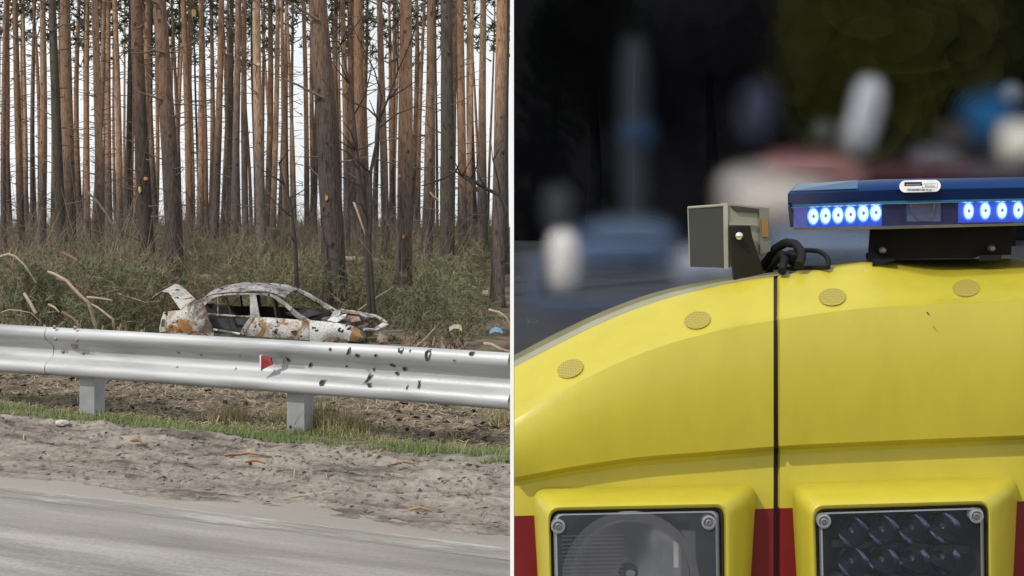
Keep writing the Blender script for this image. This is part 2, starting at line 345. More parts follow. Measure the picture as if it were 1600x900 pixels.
# sticks and pale stones lying on the shoulder
m_stick = M('orange_stick', (.34, .2, .09), (.2, .13, .08), .9, scale=20)
m_stone = M('pale_stone', (.5, .49, .47), (.36, .35, .34), .9, scale=14)
def onroad(px, py, zz=.03):
    d = (CZ-zz)/((py-HZ)*K); return Vector(((px-800)*K*d, d, zz))
for i, (x0, y0, x1, y1, rr, lab) in enumerate(((350, 711, 425, 713, .008, 'long orange brown stick lying on the mud left of centre'), (383, 722, 415, 724, .009, 'short dark stick just below the long orange stick'), (640, 797, 675, 799, .007, 'orange stick at the lower edge of the muddy shoulder'), (205, 688, 228, 694, .012, 'curled yellowish bark scrap on the shoulder below the left post'), (605, 727, 655, 725, .006, 'thin brown stick on the shoulder at right'))):
    a = onroad(x0, y0, .05); c = onroad(x1, y1, .05); mid = (a+c)/2+Vector((0, .01, .012))
    tag(MB().tube([a, mid, c], [rr*.7, rr, rr*.5], 6).build('stick', m_stick, sharp=60), lab, 'stick', 'sticks on the shoulder')
for px, py, rr, lab in ((97, 661, .035, 'pale stone at the edge of the grass below the left post'), (245, 674, .02, 'small pale stone in the grass right of the left post')):
    bm = bmesh.new(); bmesh.ops.create_icosphere(bm, subdivisions=2, radius=1)
    for v in bm.verts: v.co = v.co*(1+.25*noise.noise(v.co*1.5+Vector((px, 0, 0)))); v.co = Vector((v.co.x*rr*1.3, v.co.y*rr, v.co.z*rr*.6))
    me = bpy.data.meshes.new('stone'); bm.to_mesh(me); bm.free(); o = link('stone', me, m_stone, loc=onroad(px, py, .045)); tag(o, lab, 'stone', 'pale stones by the grass')

# ---------------------------------------------------------------- guardrail
m_galv, n, b = newmat('galvanised_steel'); b.inputs['Metallic'].default_value = .35; b.inputs['Roughness'].default_value = .5
t1 = ntex(n, coords(n, (.25, .25, 3)), 5, 5, .6); r1 = ramp(n, [(.32, (.33, .335, .34)), (.5, (.46, .47, .48)), (.7, (.54, .55, .56))]); n.links.new(t1.outputs['Fac'], r1.inputs[0]); n.links.new(r1.outputs[0], b.inputs['Base Color'])
t2 = ntex(n, coords(n), 60, 3); r2 = ramp(n, [(.3, (.44,)*3), (.7, (.58,)*3)]); n.links.new(t2.outputs['Fac'], r2.inputs[0]); n.links.new(r2.outputs[0], b.inputs['Roughness'])
m_post = M('post_steel', (.30, .31, .32), (.37, .38, .39), .55, .35, scale=9)
m_hole = M('torn_hole_dark', (.018, .016, .015), (.04, .03, .025), .9, scale=60)
m_torn = M('torn_edge_rust', (.10, .085, .075), (.24, .23, .22), .7, .3, scale=80)
m_bolt = M('bolt_steel', (.20, .19, .18), (.3, .29, .28), .5, .6, scale=60)
m_red = M('reflector_red', (.33, .02, .024), (.22, .014, .016), .25, scale=60, coat=.5)
m_whitep = M('reflector_white', (.75, .75, .72), (.6, .6, .58), .5, scale=30)
m_black = M('black_rubber', (.007, .007, .007), (.012, .012, .012), .6, scale=20, spec=.2)
RU, RTOP = 6.72, .585
rail = empty('guardrail', (*ut(RU, -6), 0)); tag(rail, 'galvanised steel guardrail with two posts, pierced by shrapnel, along the road', 'guardrail')
# W profile: (v across towards the road is negative u, z below top)
prof = [(.060, -.008), (.052, .0), (.034, .004), (.014, -.004), (.002, -.022), (-.002, -.045), (.004, -.066), (.022, -.084), (.058, -.104), (.076, -.122), (.081, -.145), (.081, -.165), (.076, -.188), (.058, -.206), (.022, -.226), (.004, -.244), (-.002, -.265), (.002, -.288), (.014, -.306), (.034, -.314), (.052, -.310), (.060, -.302)]
def railpt(t, v, dz): x, y = ut(RU-.04+v, t); return Vector((x, y, RTOP+dz))
tend = (-.006-NX*(RU))/NY
def prof_at(dz):
    c = [p for p in prof[2:-2]]
    for a, bb in zip(c, c[1:]):
        if bb[1] <= dz <= a[1]:
            f = (dz-a[1])/(bb[1]-a[1]); return a[0]+(bb[0]-a[0])*f
    return 0
ts = [-14+(tend+14)*i/120 for i in range(121)]
mb = MB()
for sgn, off in ((1, 0), (-1, .003)):
    mb.grid([[railpt(t, v+off, dz+.004*noise.noise(Vector((t*.9, 0, 0)))) for v, dz in prof] for t in ts])
mb.build('beam', m_galv, rail, recalc=False, sharp=50)
# frame of a rail point from the photo
def onrail(px, py):
    xk = (px-800)*K; d = (RU-.04)/(NX*xk+NY); z = CZ+(HZ-py)*K*d; x = xk*d; t = NY*x-NX*d
    return t, z-RTOP
tspl = onrail(70, 545)[0]
mb = MB(); mb.grid([[railpt(t, v-.004, dz-.001) for v, dz in prof] for t in (tspl-.6, tspl-.3, tspl)]); mb.build('splice_lap', m_galv, rail, recalc=False, sharp=50)
for px, py in ((86, 511), (118, 512), (86, 530), (119, 532), (85, 551), (117, 553)):
    t, dz = onrail(px, py); p = railpt(t, prof_at(dz)-.002, dz); MB().lathe(p, (-NX, -NY, 0), [(.013, 0), (.013, .006), (.008, .011), (.0, .012)], 10).build('bolt', m_bolt, rail)
t, dz = onrail(106, 541); p = railpt(t, prof_at(dz)-.002, dz); MB().lathe(p, (-NX, -NY, 0), [(.026, 0), (.026, .006), (.016, .012), (0, .014)], 14).build('post_bolt', m_bolt, rail)
# posts (C section)
for px, wpx in ((144, 33), (469, 38)):
    xk = (px-800)*K; d = (RU+.09)/(NX*xk+NY); c = Vector((xk*d, d, 0)); T = Vector((NY, -NX, 0)); Nn = Vector((NX, NY, 0)); hw = .062
    pr = [(-hw, 0), (hw, 0), (hw, .1), (hw-.03, .1), (hw-.03, .095), (hw-.006, .095), (hw-.006, .006), (-hw+.006, .006), (-hw+.006, .095), (-hw+.03, .095), (-hw+.03, .1), (-hw, .1)]
    poly = [c+T*a+Nn*(q-.05)+Vector((0, 0, -.5)) for a, q in pr]
    po = MB().prism(poly, (0, 0, .5+RTOP-.05)).build('post', m_post, rail, sharp=30)
    if px > 300:
        MB().lathe(c-T*.035-Nn*.053+Vector((0, 0, .06)), (-NX, -NY, 0), [(.009, 0), (.009, .003), (0, .004)], 8).build('hole', m_hole, po)
# reflector
t, dz = onrail(414, 566)
def rp(px, py, v): tt, zz = onrail(px, py); return railpt(tt, v, zz)
MB().prism([rp(412, 555, -.03), rp(423, 559, .0), rp(425, 570, .0), rp(412, 577.5, -.03)], Vector((NX, NY, 0))*.012).build('reflector_red', m_red, rail, sharp=20)
MB().prism([rp(410.3, 554, -.032), rp(412.4, 554, -.032), rp(412.4, 579, -.032), rp(411, 579, -.032)], Vector((NX, NY, 0))*.02).build('reflector_rim', m_whitep, rail, sharp=20)
MB().prism([rp(425, 561, .03), rp(436, 563, .045), rp(436, 569, .045), rp(426, 571, .03)], Vector((NX, NY, 0))*.01).build('reflector_bracket', m_bolt, rail, sharp=20)
# shrapnel holes: a dark ragged opening with a curled lip
holes = [(440, 564, 4, 6), (474, 573, 3.5, 6), (502, 598, 6, 7), (545, 549, 5, 8), (559, 555, 6, 4.5), (516, 546, 3, 3), (587, 555, 4, 3), (568, 594, 6, 12), (575, 602, 7, 4), (605, 573, 6, 4), (626, 547, 6, 8), (640, 548, 2, 2.5), (668, 553, 7, 12), (622, 579, 6, 4), (610, 586, 5, 3.5), (649, 602, 3, 8), (574, 580, 2.5, 4), (736, 553, 5, 5), (710, 563, 2.5, 2.5), (531, 575, 2.5, 2.5), (634, 606, 2, 4), (268, 553, 5, 3.5), (303, 557, 4, 3.5), (365, 559, 2.5, 2.5), (268, 575, 4, 2), (358, 578, 2.5, 3)]
for i, (px, py, a, c) in enumerate(holes):
    r = random.Random(i); t, dz = onrail(px, py); dpx = K*7.9; n = 9; out = []; inn = []; rot = r.uniform(-.7, .7)
    for k in range(n):
        q = 2*math.pi*k/n; f = r.uniform(.55, 1.15); xx, zz = a*.66*math.cos(q)*f, c*.66*math.sin(q)*f
        xx, zz = xx*math.cos(rot)-zz*math.sin(rot), xx*math.sin(rot)+zz*math.cos(rot)
        zc = min(.0, max(-.313, dz+zz*dpx)); z2 = min(.0, max(-.313, dz+zz*dpx*1.5))
        inn.append(railpt(t+xx*dpx, prof_at(zc)-.004, zc)); out.append(railpt(t+xx*dpx*1.5, prof_at(z2)-.003, z2))
    lip = [p+Vector((-NX, -NY, 0))*r.uniform(.001, .008) for p in inn]
    pale = i > 20
    ho = MB().add(inn, [tuple(range(n))]).build('shrapnel_hole', m_torn if pale else m_hole, rail, recalc=False, sharp=0)
    if not pale: MB().grid([out, lip], close=True).build('torn_edge', m_torn, ho, recalc=False)

# ================================================================ THE PINE FOREST
BARKS = [bark('bark_grey', (.125, .102, .09), (.29, .185, .13), 3.4, 7.0), bark('bark_orange', (.13, .104, .09), (.395, .24, .15), 2.4, 5.2),
         bark('bark_dark', (.085, .074, .066), (.13, .105, .088), 5, 9, moss=.5), bark('bark_tan', (.13, .108, .094), (.38, .25, .165), 2.6, 5.4)]
m_needle = M('pine_needles', (.035, .065, .028), (.075, .105, .05), .8, scale=.9, lo=.3, hi=.7)
m_limb = M('pine_limb', (.20, .12, .08), (.12, .08, .06), .9, scale=9)
m_dead = M('dead_branch', (.10, .075, .06), (.17, .13, .10), .9, scale=8)
m_pale = M('barkless_wood', (.40, .32, .23), (.27, .21, .15), .85, scale=14, stretch=(1, 1, 1))
m_redwood = M('reddish_bark', (.20, .12, .085), (.14, .09, .065), .9, scale=14)
m_split = M('fresh_split_wood', (.72, .52, .24), (.6, .4, .17), .8, scale=25)
m_sapling = M('dark_sapling', (.03, .024, .022), (.055, .042, .036), .85, scale=10)
def trunk_mesh(r0, h, seed, nseg=16, sides=10, lean=0.0, bend=.12):
    r = random.Random(seed); ph = r.uniform(0, 6); mbb = MB(); rows = []
    for i in range(nseg+1):
        f = i/nseg; z = h*f**1.25; fl = 1+.35*math.exp(-z/.35)
        rad = r0*fl*(1-.78*f**1.3); cx = lean*z+bend*(math.sin(z*.28+ph)-math.sin(ph)); cy = bend*.6*(math.sin(z*.21+ph*2)-math.sin(ph*2))
        rows.append([(cx+rad*math.cos(2*math.pi*k/sides)*(1+.05*r.uniform(-1, 1)), cy+rad*math.sin(2*math.pi*k/sides)*(1+.05*r.uniform(-1, 1)), z-.15) for k in range(sides)])
    mbb.grid(rows, close=True); me = bpy.data.meshes.new('trunk'); me.from_pydata([tuple(v) for v in mbb.v], [], mbb.f)
    me.polygons.foreach_set('use_smooth', [True]*len(me.polygons)); return me
def crown_mesh(z0, z1, rad, seed, n=75, bw=.05):
    r = random.Random(seed); mbb = MB()
    for i in range(9):
        z = z0+(z1-z0)*(i+.3)/9; q = r.uniform(0, 6.28); L = rad*r.uniform(.5, .95)
        mbb.tube([(0, 0, z), (L*.5*math.cos(q), L*.5*math.sin(q), z+.3), (L*math.cos(q), L*math.sin(q), z+.9)], [.06, .04, .015], 4, 1)
    for i in range(n):
        f = r.random()**.8; z = z0+(z1-z0)*f; rr = rad*(1-.65*f)*math.sqrt(r.random())*1.1; q = r.uniform(0, 6.28); c = Vector((rr*math.cos(q), rr*math.sin(q), z+r.uniform(-.3, .3)))
        for k in range(14):
            d = Vector((r.gauss(0, 1), r.gauss(0, 1), r.gauss(.3, .7))).normalized(); L = r.uniform(.25, .6); s = d.cross(Vector((r.gauss(0, 1), r.gauss(0, 1), r.gauss(0, 1)))).normalized()*bw
            mbb.add([c-s+d*.03, c+s+d*.03, c+d*L], [(0, 1, 2)], 0)
    me = bpy.data.meshes.new('crown'); me.from_pydata([tuple(v) for v in mbb.v], [], mbb.f); me.polygons.foreach_set('material_index', mbb.m)
    me.materials.append(m_needle); me.materials.append(m_limb); return me
def stub_mesh(r0, h, seed, n, zmin=.5, longer=1.0, lean=0.0):
    """small dead twigs left on a trunk"""
    r = random.Random(seed); mbb = MB()
    for i in range(n):
        z = r.uniform(zmin, h); q = r.uniform(0, 6.28); L = r.uniform(.15, .7)*longer; a = Vector((math.cos(q), math.sin(q), 0)); rr = r0*(1-.6*z/22)*.8
        p = a*rr+Vector((lean*z, 0, z)); e = r.uniform(-.1, .5)
        mbb.tube([p, p+a*L*.5+Vector((0, 0, L*.5*e)), p+a*L+Vector((r.uniform(-.1, .1), r.uniform(-.1, .1), L*e))], [.018, .012, .005], 4)
    me = bpy.data.meshes.new('branch_stubs'); me.from_pydata([tuple(v) for v in mbb.v], [], mbb.f); return me
CROWNS = [crown_mesh(13, 22, 2.6, 1), crown_mesh(11.5, 21, 2.3, 2), crown_mesh(14, 23, 2.8, 3)]
FARCROWNS = [crown_mesh(11.2, 20, 2.1, 11, 55, .055), crown_mesh(12.8, 21, 2.3, 12, 60, .055), crown_mesh(10.4, 19, 1.9, 13, 45, .055)]
# photo column at the top edge, column near the foot, width there, distance, bark, label
near = [
 (500, 521, 37, 29.0, 0, 'thickest grey-brown pine trunk standing directly behind the burnt car'),
 (214, 232, 24, 33.5, 0, 'stout pine left of the burnt car with a stripped reddish foot'),
 (253, 273, 27, 31.5, 0, 'stout grey pine rising just behind the raised boot lid of the car'),
 (627, 629, 25, 31.0, 1, 'orange-topped pine just right of the dark forked sapling'),
 (691, 697, 24, 36, 2, 'darkest mossy pine in the right half of the wood'),
 (776, 777, 21, 33, 1, 'orange pine nearest the right end of the wood, paler at the top'),
 (78, 99, 16, 38, 2, 'dark leaning pine with a mossy trunk at left'),
 (108, 109, 21, 44, 3, 'broad tan pine trunk right of the dark leaning one'),
 (152, 156, 14, 45, 3, 'slender pinkish pine trunk between the tan pine and the two stout pines'),
 (566, 566, 18, 42, 1, 'orange pine right behind the thin twigs of the dark sapling'),
 (668, 666, 17, 40, 3, 'pale tan pine left of the dark mossy pine'),
 (712, 724, 14, 40, 1, 'slanting orange pine touching the dark mossy pine'),
 (404, 411, 16, 40, 3, 'tan pine with a broken yellow scar left of the dead branches'),
 (66, 64, 13, 46, 3, 'greyish tan pine just left of the dark leaning one'),
 (30, 33, 12, 48, 1, 'slim orange pine near the left edge of the wood'),
 (340, 334, 13, 47, 1, 'slim orange pine above the roof of the burnt car'),
 (366, 366, 13, 46, 0, 'slim pine with dark lower bark above the car roof'),
 (599, 603, 13, 44, 0, 'slim grey pine between the sapling and the orange-topped pine'),
 (750, 753, 13, 45, 3, 'slim tan pine left of the rightmost thick pine'),
 (470, 480, 9, 56, 1, 'thin orange pine left of the thickest trunk'),
 (137, 138, 10, 54, 1, 'thin orange pine left of the pinkish pine'),
 (289, 296, 12, 47, 1, 'slim orange pine just right of the stout grey one'),
 (383, 385, 11, 50, 0, 'slim dark-footed pine right of the other dark-footed one'),
 (536, 541, 11, 50, 1, 'thin orange pine just right of the thickest trunk'),
 (430, 424, 10, 52, 3, 'thin tan pine beside the pine with the yellow scar'),
 (733, 728, 9, 54, 1, 'thin pine in the bright gap right of the slanting pine'),
 (8, 6, 9, 50, 0, 'dark slim pine at the very left edge'),
 (180, 186, 11, 48, 1, 'slim orange pine left of the stripped-foot pine'),
 (309, 312, 10, 52, 3, 'slim pine with a splintered pale top left of the car roof'),
 (793, 792, 9, 46, 2, 'dark slim pine cut by the right end of the wood'),
]
groundz = lambda x, y: zfloor(x, y, NX*x+NY*y, 0)
for i, (pt, pf, wpx, d, bk, lab) in enumerate(near):
    x0 = (pf-800)*K*d; z = groundz(x0, d); zt = CZ+HZ*K*d; pyf = HZ+(CZ-z)*K**-1/d
    lean = (pt-pf)*K*d/(zt-(CZ+(HZ-400)*K*d)); x0 -= lean*((CZ+(HZ-400)*K*d)-z)
    r0 = wpx*K*d/2*1.06
    t = empty('pine_tree', (x0, d, z)); tag(t, lab, 'pine tree', 'pines at the front of the wood')
    link('trunk', trunk_mesh(r0, 21+rnd.uniform(-1, 2), i+100, 22, 14, lean, .07), BARKS[bk], t)
    c = link('crown', CROWNS[i % 3], m_needle, t); c.rotation_euler = (0, 0, rnd.uniform(0, 6)); c.location.x = lean*15
    if pf < 740: s = link('branch_stubs', stub_mesh(r0, 11, i, 34, 1.2, 1.5, lean), m_dead, t); s['kind'] = 'stuff'
    if i in (0, 1, 2, 6):
        segs = {0: [((497, 31), (468, 13), (441, -2)), ((503, 152), (466, 133), (432, 118)), ((513, 147), (508, 130), (504, 122)), ((512, 30), (516, 24), (518, 18))],
                1: [((222, 40), (216, 44), (205, 46))], 2: [((252, 155), (230, 148), (207, 140)), ((258, 82), (240, 78), (224, 83), (203, 83)), ((244, 5), (238, 2), (230, -3))], 6: [((82, 48), (72, 46), (60, 42)), ((86, 46), (95, 40), (104, 36)), ((77, 6), (66, 2), (55, -3))]}[i]
        for sg in segs:
            n_ = len(sg); MB().tube([at(a, b_, d-r0*1.05-.25*k/n_) for k, (a, b_) in enumerate(sg)], [.035-.024*k/(n_-1) for k in range(n_)], 6).build('dead_branch', m_dead, t, sharp=60)
# scars where splinters tore the bark away
def scar(px, py, w_, h_, tree, d, r0, mat):
    r = random.Random(px); pts = [at(px+w_*math.cos(q)*r.uniform(.5, 1), py+h_*math.sin(q)*r.uniform(.5, 1), d-r0-.03) for q in [k*.7 for k in range(9)]]
    MB().prism(pts, (0, .06, 0)).build('splintered_scar', mat, tree, sharp=0)
trees = [o for o in C.objects if o.name.startswith('pine_tree')]
m_orange = M('torn_orange_bark', (.62, .24, .08), (.45, .2, .09), .85, scale=20)
for px, py, w_, h_, ti in ((227, 279, 5, 3, 1), (218, 296, 3, 6, 1), (510, 309, 3, 6, 0), (236, 445, 9, 20, 1), (630, 370, 3, 4, 3), (404, 100, 4, 4, 12), (624, 275, 3, 4, 3), (633, 455, 4, 6, 3), (303, 20, 5, 9, 28)):
    e = near[ti]; scar(px, py, w_, h_, trees[ti], e[3], e[2]*K*e[3]/2, m_redwood if py == 445 else m_orange if py in (279, 309, 370, 275, 455) else m_split)
# the many slender pines farther in
FT = [trunk_mesh(.15, 20, 300+i, 10, 7, (i-3)*.004, .12) for i in range(7)]
FTM = []
for i, me in enumerate(FT):
    me.materials.append(BARKS[(1, 3, 0, 1, 3, 2, 1)[i]])
FS = [stub_mesh(.14, 13, 400+i, 44, 1.5, 1.5) for i in range(3)]
for s in FS: s.materials.append(m_dead)
gaps = [(120, 127), (160, 163), (193, 207), (318, 330), (388, 396), (436, 466), (546, 553), (583, 590), (643, 652), (700, 706), (736, 742), (760, 764)]
r = random.Random(31); cnt = 0; used = []
cols = [18, 45, 52, 57, 84, 92, 126, 130, 146, 163, 172, 193, 199, 205, 240, 245, 262, 281, 301, 317, 322, 327, 348, 355, 374, 391, 398, 418, 437, 445, 452, 459, 462, 485, 491, 528, 548, 553, 576, 579, 587, 610, 615, 640, 648, 655, 677, 682, 703, 717, 738, 744, 760, 764, 787]
far = [(c+r.uniform(-2, 2), r.uniform(55, 92)) for c in cols]
while len(far) < 92:
    px = r.uniform(-15, 795)
    if any(a-1 <= px <= b_+1 for a, b_ in gaps): continue
    if px > 430 and r.random() < .45: continue
    far.append((px, r.uniform(48, 100)))
short = {0: 'the thickest trunk', 1: 'the stripped-foot pine', 2: 'the stout pine behind the boot lid', 3: 'the pine beside the forked sapling', 4: 'the darkest mossy pine', 5: 'the rightmost thick pine', 6: 'the dark leaning pine', 7: 'the broad tan pine', 12: 'the yellow-scarred pine'}
marks = sorted([((near[k][0]+near[k][1])/2, v) for k, v in short.items()]); slots = {}
for i, (px, d) in enumerate(far): slots.setdefault(sum(px > m_[0] for m_ in marks), []).append((px, i))
ORD = ['first', 'second', 'third', 'fourth', 'fifth', 'sixth', 'seventh', 'eighth', 'ninth', 'tenth', 'eleventh', 'twelfth', 'thirteenth', 'fourteenth', 'fifteenth', 'sixteenth', 'seventeenth', 'eighteenth', 'nineteenth', 'twentieth', 'twenty-first', 'twenty-second', 'twenty-third', 'twenty-fourth', 'twenty-fifth', 'twenty-sixth']
far_label = {}
for sl, lst in slots.items():
    for j, (px, i) in enumerate(sorted(lst)):
        far_label[i] = ORD[j]+' slender far pine '+('counting left to right up to '+marks[0][1] if sl == 0 else 'right of '+marks[sl-1][1])
for i, (px, d) in enumerate(far):
    x = (px-800)*K*d; z = groundz(x, d); t = empty('slender_pine', (x, d, z), r.uniform(0, 6.28))
    tag(t, far_label[i], 'pine tree', 'slender pines deeper in the wood')
    sc = r.uniform(.7, 1.35); t.rotation_euler = (0, R(r.gauss(0, 1.3)), r.uniform(0, 6.28))
    o = link('trunk', FT[i % 7], None, t); o.scale = (sc, sc, 1)
    o = link('crown', FARCROWNS[i % 3], None, t); o.rotation_euler = (0, 0, r.uniform(0, 6)); o.scale = (.8, .8, r.uniform(.9, 1.1))
    if d < 80 and px < 735: o = link('branch_stubs', FS[i % 3], None, t); o['kind'] = 'stuff'
# ---------------------------------------------------------------- undergrowth
def spray_proto(seed, h, wd, nspray, nb, bl, bw):
    g = np.random.default_rng(seed); V = []
    for i in range(nspray):
        f = g.random(); c = np.array([g.normal(0, wd*(1-.5*f)), g.normal(0, wd*(1-.5*f)), h*f])
        ax = np.array([g.normal(0, .5), g.normal(0, .5), g.uniform(.2, 1)]); ax /= np.linalg.norm(ax)
        for k in range(nb):
            b0 = c+ax*bl*1.2*k/nb; d = ax*.6+g.normal(0, .6, 3); d /= np.linalg.norm(d); s = np.cross(d, g.normal(0, 1, 3)); s /= np.linalg.norm(s)
            V += [b0-s*bw, b0+s*bw, b0+d*bl*g.uniform(.5, 1)]
    return np.array(V)
def replicate(name, protos, places, mat, lab, cat):
    out = []
    for i, (x, y, z, sc, q) in enumerate(places):
        P = protos[i % len(protos)]; c, s = math.cos(q), math.sin(q)
        out.append(np.stack([P[:, 0]*c*sc-P[:, 1]*s*sc+x, P[:, 0]*s*sc+P[:, 1]*c*sc+y, P[:, 2]*sc+z], 1))
    V = np.concatenate(out); o = bigmesh(name, V, np.arange(len(V)).reshape(-1, 3), mat, 3); return tag(o, lab, cat)
def wood_places(n, d0, d1, pw, seed, s0, s1, avoid_car=True, xmax=-.8):
    r = random.Random(seed); out = []
    while len(out) < n:
        d = d0+(d1-d0)*r.random()**pw; px = r.uniform(-20, 797); x = (px-800)*K*d
        if avoid_car and d < 28.2 and 225 < px < 640: continue
        if x > xmax: continue
        if noise.noise(Vector((x*.35, d*.2, 2))) < -.2 and r.random() < .7: continue
        out.append((x, d, groundz(x, d)-.03, r.uniform(s0, s1), r.uniform(0, 6.28)))
    return out
m_bush = M('young_pine_green', (.10, .115, .055), (.19, .195, .10), .85, scale=.7, lo=.3, hi=.7)
m_bush2 = M('olive_scrub', (.185, .15, .09), (.26, .21, .13), .9, scale=.8, lo=.3, hi=.7)
PB = [spray_proto(50+i, 1.0, .34, 42, 16, .2, .0065) for i in range(6)]
replicate('young_pine_scrub', PB, wood_places(400, 25.5, 72, 1.3, 61, .5, 1.4), m_bush, 'low green young pine scrub covering the forest floor', 'undergrowth')
PB2 = [spray_proto(70+i, .9, .4, 32, 14, .24, .006) for i in range(5)]
replicate('olive_scrub', PB2, wood_places(330, 26, 95, 1.2, 62, .5, 1.5), m_bush2, 'olive brown heather and scrub under the pines', 'undergrowth')
def twig_proto(seed, n, h):
    g = np.random.default_rng(seed); V = []
    for i in range(n):
        p = np.array([g.normal(0, .25), g.normal(0, .25), 0]); d = np.array([g.normal(0, .35), g.normal(0, .35), 1.]); L = h*g.uniform(.4, 1)
        pts = [p]
        for k in range(3): d = d+g.normal(0, .22, 3); d /= np.linalg.norm(d); pts.append(pts[-1]+d*L/3)
        for k in range(3):
            s = np.cross(pts[k+1]-pts[k], [0, 1, 0]); s = s/(np.linalg.norm(s)+1e-6)*(.009-.002*k)
            V += [pts[k]-s, pts[k]+s, pts[k+1]+s*.8, pts[k]-s, pts[k+1]+s*.8, pts[k+1]-s*.8]
            if k > 0:
                dd = d+g.normal(0, .8, 3); e = pts[k]+dd*L*.25; V += [pts[k]-s*.5, pts[k]+s*.5, e]
    return np.array(V)
PT = [twig_proto(80+i, 9, 3.0) for i in range(6)]
PT2 = [twig_proto(180+i, 8, 5.0) for i in range(6)]
m_twig = M('bare_twigs', (.12, .085, .065), (.22, .165, .125), .9, scale=1.3)
replicate('bare_brushwood', PT, wood_places(470, 26, 80, 1.3, 63, .35, 1.1, True, -1.5), m_twig, 'bare brown brushwood twigs between the pine trunks', 'brushwood')
replicate('tall_bare_scrub', PT2, wood_places(170, 31, 85, 1.0, 66, .5, 1.1, True, -2.4), M('grey_twigs', (.10, .075, .06), (.17, .13, .105), .9, scale=1.3), 'tall thin bare scrub rising between the pine trunks', 'brushwood')
m_litter = M('forest_litter', (.26, .20, .13), (.13, .10, .07), .95, scale=.8)
lp = [(x, y, z+.03) for x, y, z, _, _ in wood_places(14000, 19, 60, 1.2, 64, 1, 1, True)]
tag(scatter_tris('forest_litter', lp, m_litter, (.05, .35), .01, flat=False, thin=.06, seed=65), 'broken twigs and litter on the forest floor', 'litter')
# single bushes that stand out
PBIG = [spray_proto(90+i, .8, .3, 70, 16, .24, .0065) for i in range(3)]
m_bush3 = M('juniper_green', (.085, .10, .05), (.15, .165, .10), .85, scale=2, lo=.3, hi=.7)
for i, (px, py, d, sc, lab) in enumerate(((655, 545, 24.5, 1.2, 'bushy grey-green young pine just right of the car front'), (735, 515, 27.5, 1.0, 'low grey-green young pine behind the yellow litter'), (200, 480, 28, 1.3, 'dark green young pine left of the stripped-foot trunk'), (45, 500, 26.5, 1.5, 'large green young pine at the left edge above the rail'), (605, 500, 28, .9, 'small green young pine behind the crumpled bonnet'))):
    x = (px-800)*K*d; t = empty('young_pine', (x, d, groundz(x, d)))
    tag(t, lab, 'young pine', 'young pines beside the wreck')
    P = PBIG[i % 3]*sc; me_o = bigmesh('foliage', P, np.arange(len(P)).reshape(-1, 3), m_bush3, 3, None); me_o.parent = t
    MB().tube([(0, 0, -.1), (.02, 0, .4*sc), (0, .02, .75*sc)], [.03, .02, .008], 5).build('stem', m_dead, None, sharp=60).parent = t
# ---------------------------------------------------------------- fallen branches and logs (columns and rows from the photo)
def branch(name, lab, pts, d, r0, mat, r1=None, cat='branch', twigs=(), sides=7, group='fallen branches', sag=.25):
    n_ = len(pts); P = [at(a, b_, d-sag*math.sin(3*k/n_)) for k, (a, b_) in enumerate(pts)]
    if name == 'fallen_branch': r0 *= .52; r1 = r1*.52 if r1 else r1
    r1 = r0*.45 if r1 is None else r1
    if not twigs:
        return tag(MB().tube(P, [r0+(r1-r0)*k/(n_-1) for k in range(n_)], sides).build(name, mat, sharp=60), lab, cat, group)
    t = empty(name, P[-1]); tag(t, lab, cat, group)
    MB().tube(P, [r0+(r1-r0)*k/(n_-1) for k in range(n_)], sides).build('limb', mat, t, sharp=60)
    for tw in twigs: MB().tube([at(a, b_, d-.1) for a, b_ in tw], [r0*.4]+[r0*.25]*(len(tw)-1), 5).build('twig', mat, t, sharp=60)
    return t
z6 = lambda *p: [(a/6.154, 380+b_/6.154) for a, b_ in p]
branch('fallen_branch', 'long pale curving branch reaching down to the rail at left', z6((465, 275), (530, 300), (640, 360), (700, 430), (790, 520), (850, 570), (880, 660), (920, 795)), 23.5, .05, m_pale, .06)
branch('fallen_branch', 'pale kinked thin branch right of the long curving one', z6((880, 585), (950, 625), (1020, 680), (1085, 730), (1095, 800)), 23.3, .03, m_pale, .045)
branch('fallen_branch', 'pale arched branch at the left edge', z6((0, 130), (85, 105), (150, 130), (230, 205), (290, 290), (350, 385)), 25.5, .055, m_pale, twigs=[z6((85, 105), (110, 40))])
branch('fallen_branch', 'reddish branch slanting down right from the broken tip', z6((600, 90), (700, 140), (790, 205), (860, 270), (920, 300)), 26.5, .075, m_redwood, twigs=[z6((620, 110), (520, 220), (420, 320))])
branch('fallen_branch', 'long reddish bough lying towards the stripped-foot pine', z6((540, 340), (700, 395), (840, 450), (950, 500), (1060, 470), (1200, 435), (1330, 440), (1440, 470)), 26, .055, m_redwood, .05)
branch('fallen_branch', 'thin straight stick leaning up right at left', z6((820, 500), (860, 400), (930, 260), (975, 160)), 26.2, .03, m_pale)
branch('fallen_branch', 'pale stub pointing down beside the rail far left', z6((235, 485), (290, 575), (345, 675)), 23.6, .055, m_pale, .06)
branch('fallen_branch', 'short pale stick leaning above the rail left of centre', z6((470, 590), (530, 620), (570, 665)), 23.4, .045, m_pale)
branch('fallen_branch', 'reddish broken limb end touching the rail', z6((600, 665), (700, 720), (760, 790)), 23.2, .05, m_redwood, .05, twigs=[z6((600, 665), (650, 730), (690, 780))])
branch('fallen_branch', 'flat pale branch lying low along the rail at far left', z6((20, 665), (90, 640), (200, 650), (300, 670), (380, 745)), 23.8, .03, m_pale)
branch('fallen_branch', 'long thin branch sagging towards the boot lid', z6((1110, 475), (1250, 520), (1400, 570), (1540, 555)), 25.8, .035, m_pale)
branch('fallen_branch', 'pale straight limb lying level below the stripped-foot pine', z6((840, 520), (960, 530), (1080, 550)), 25, .05, m_pale, .03)
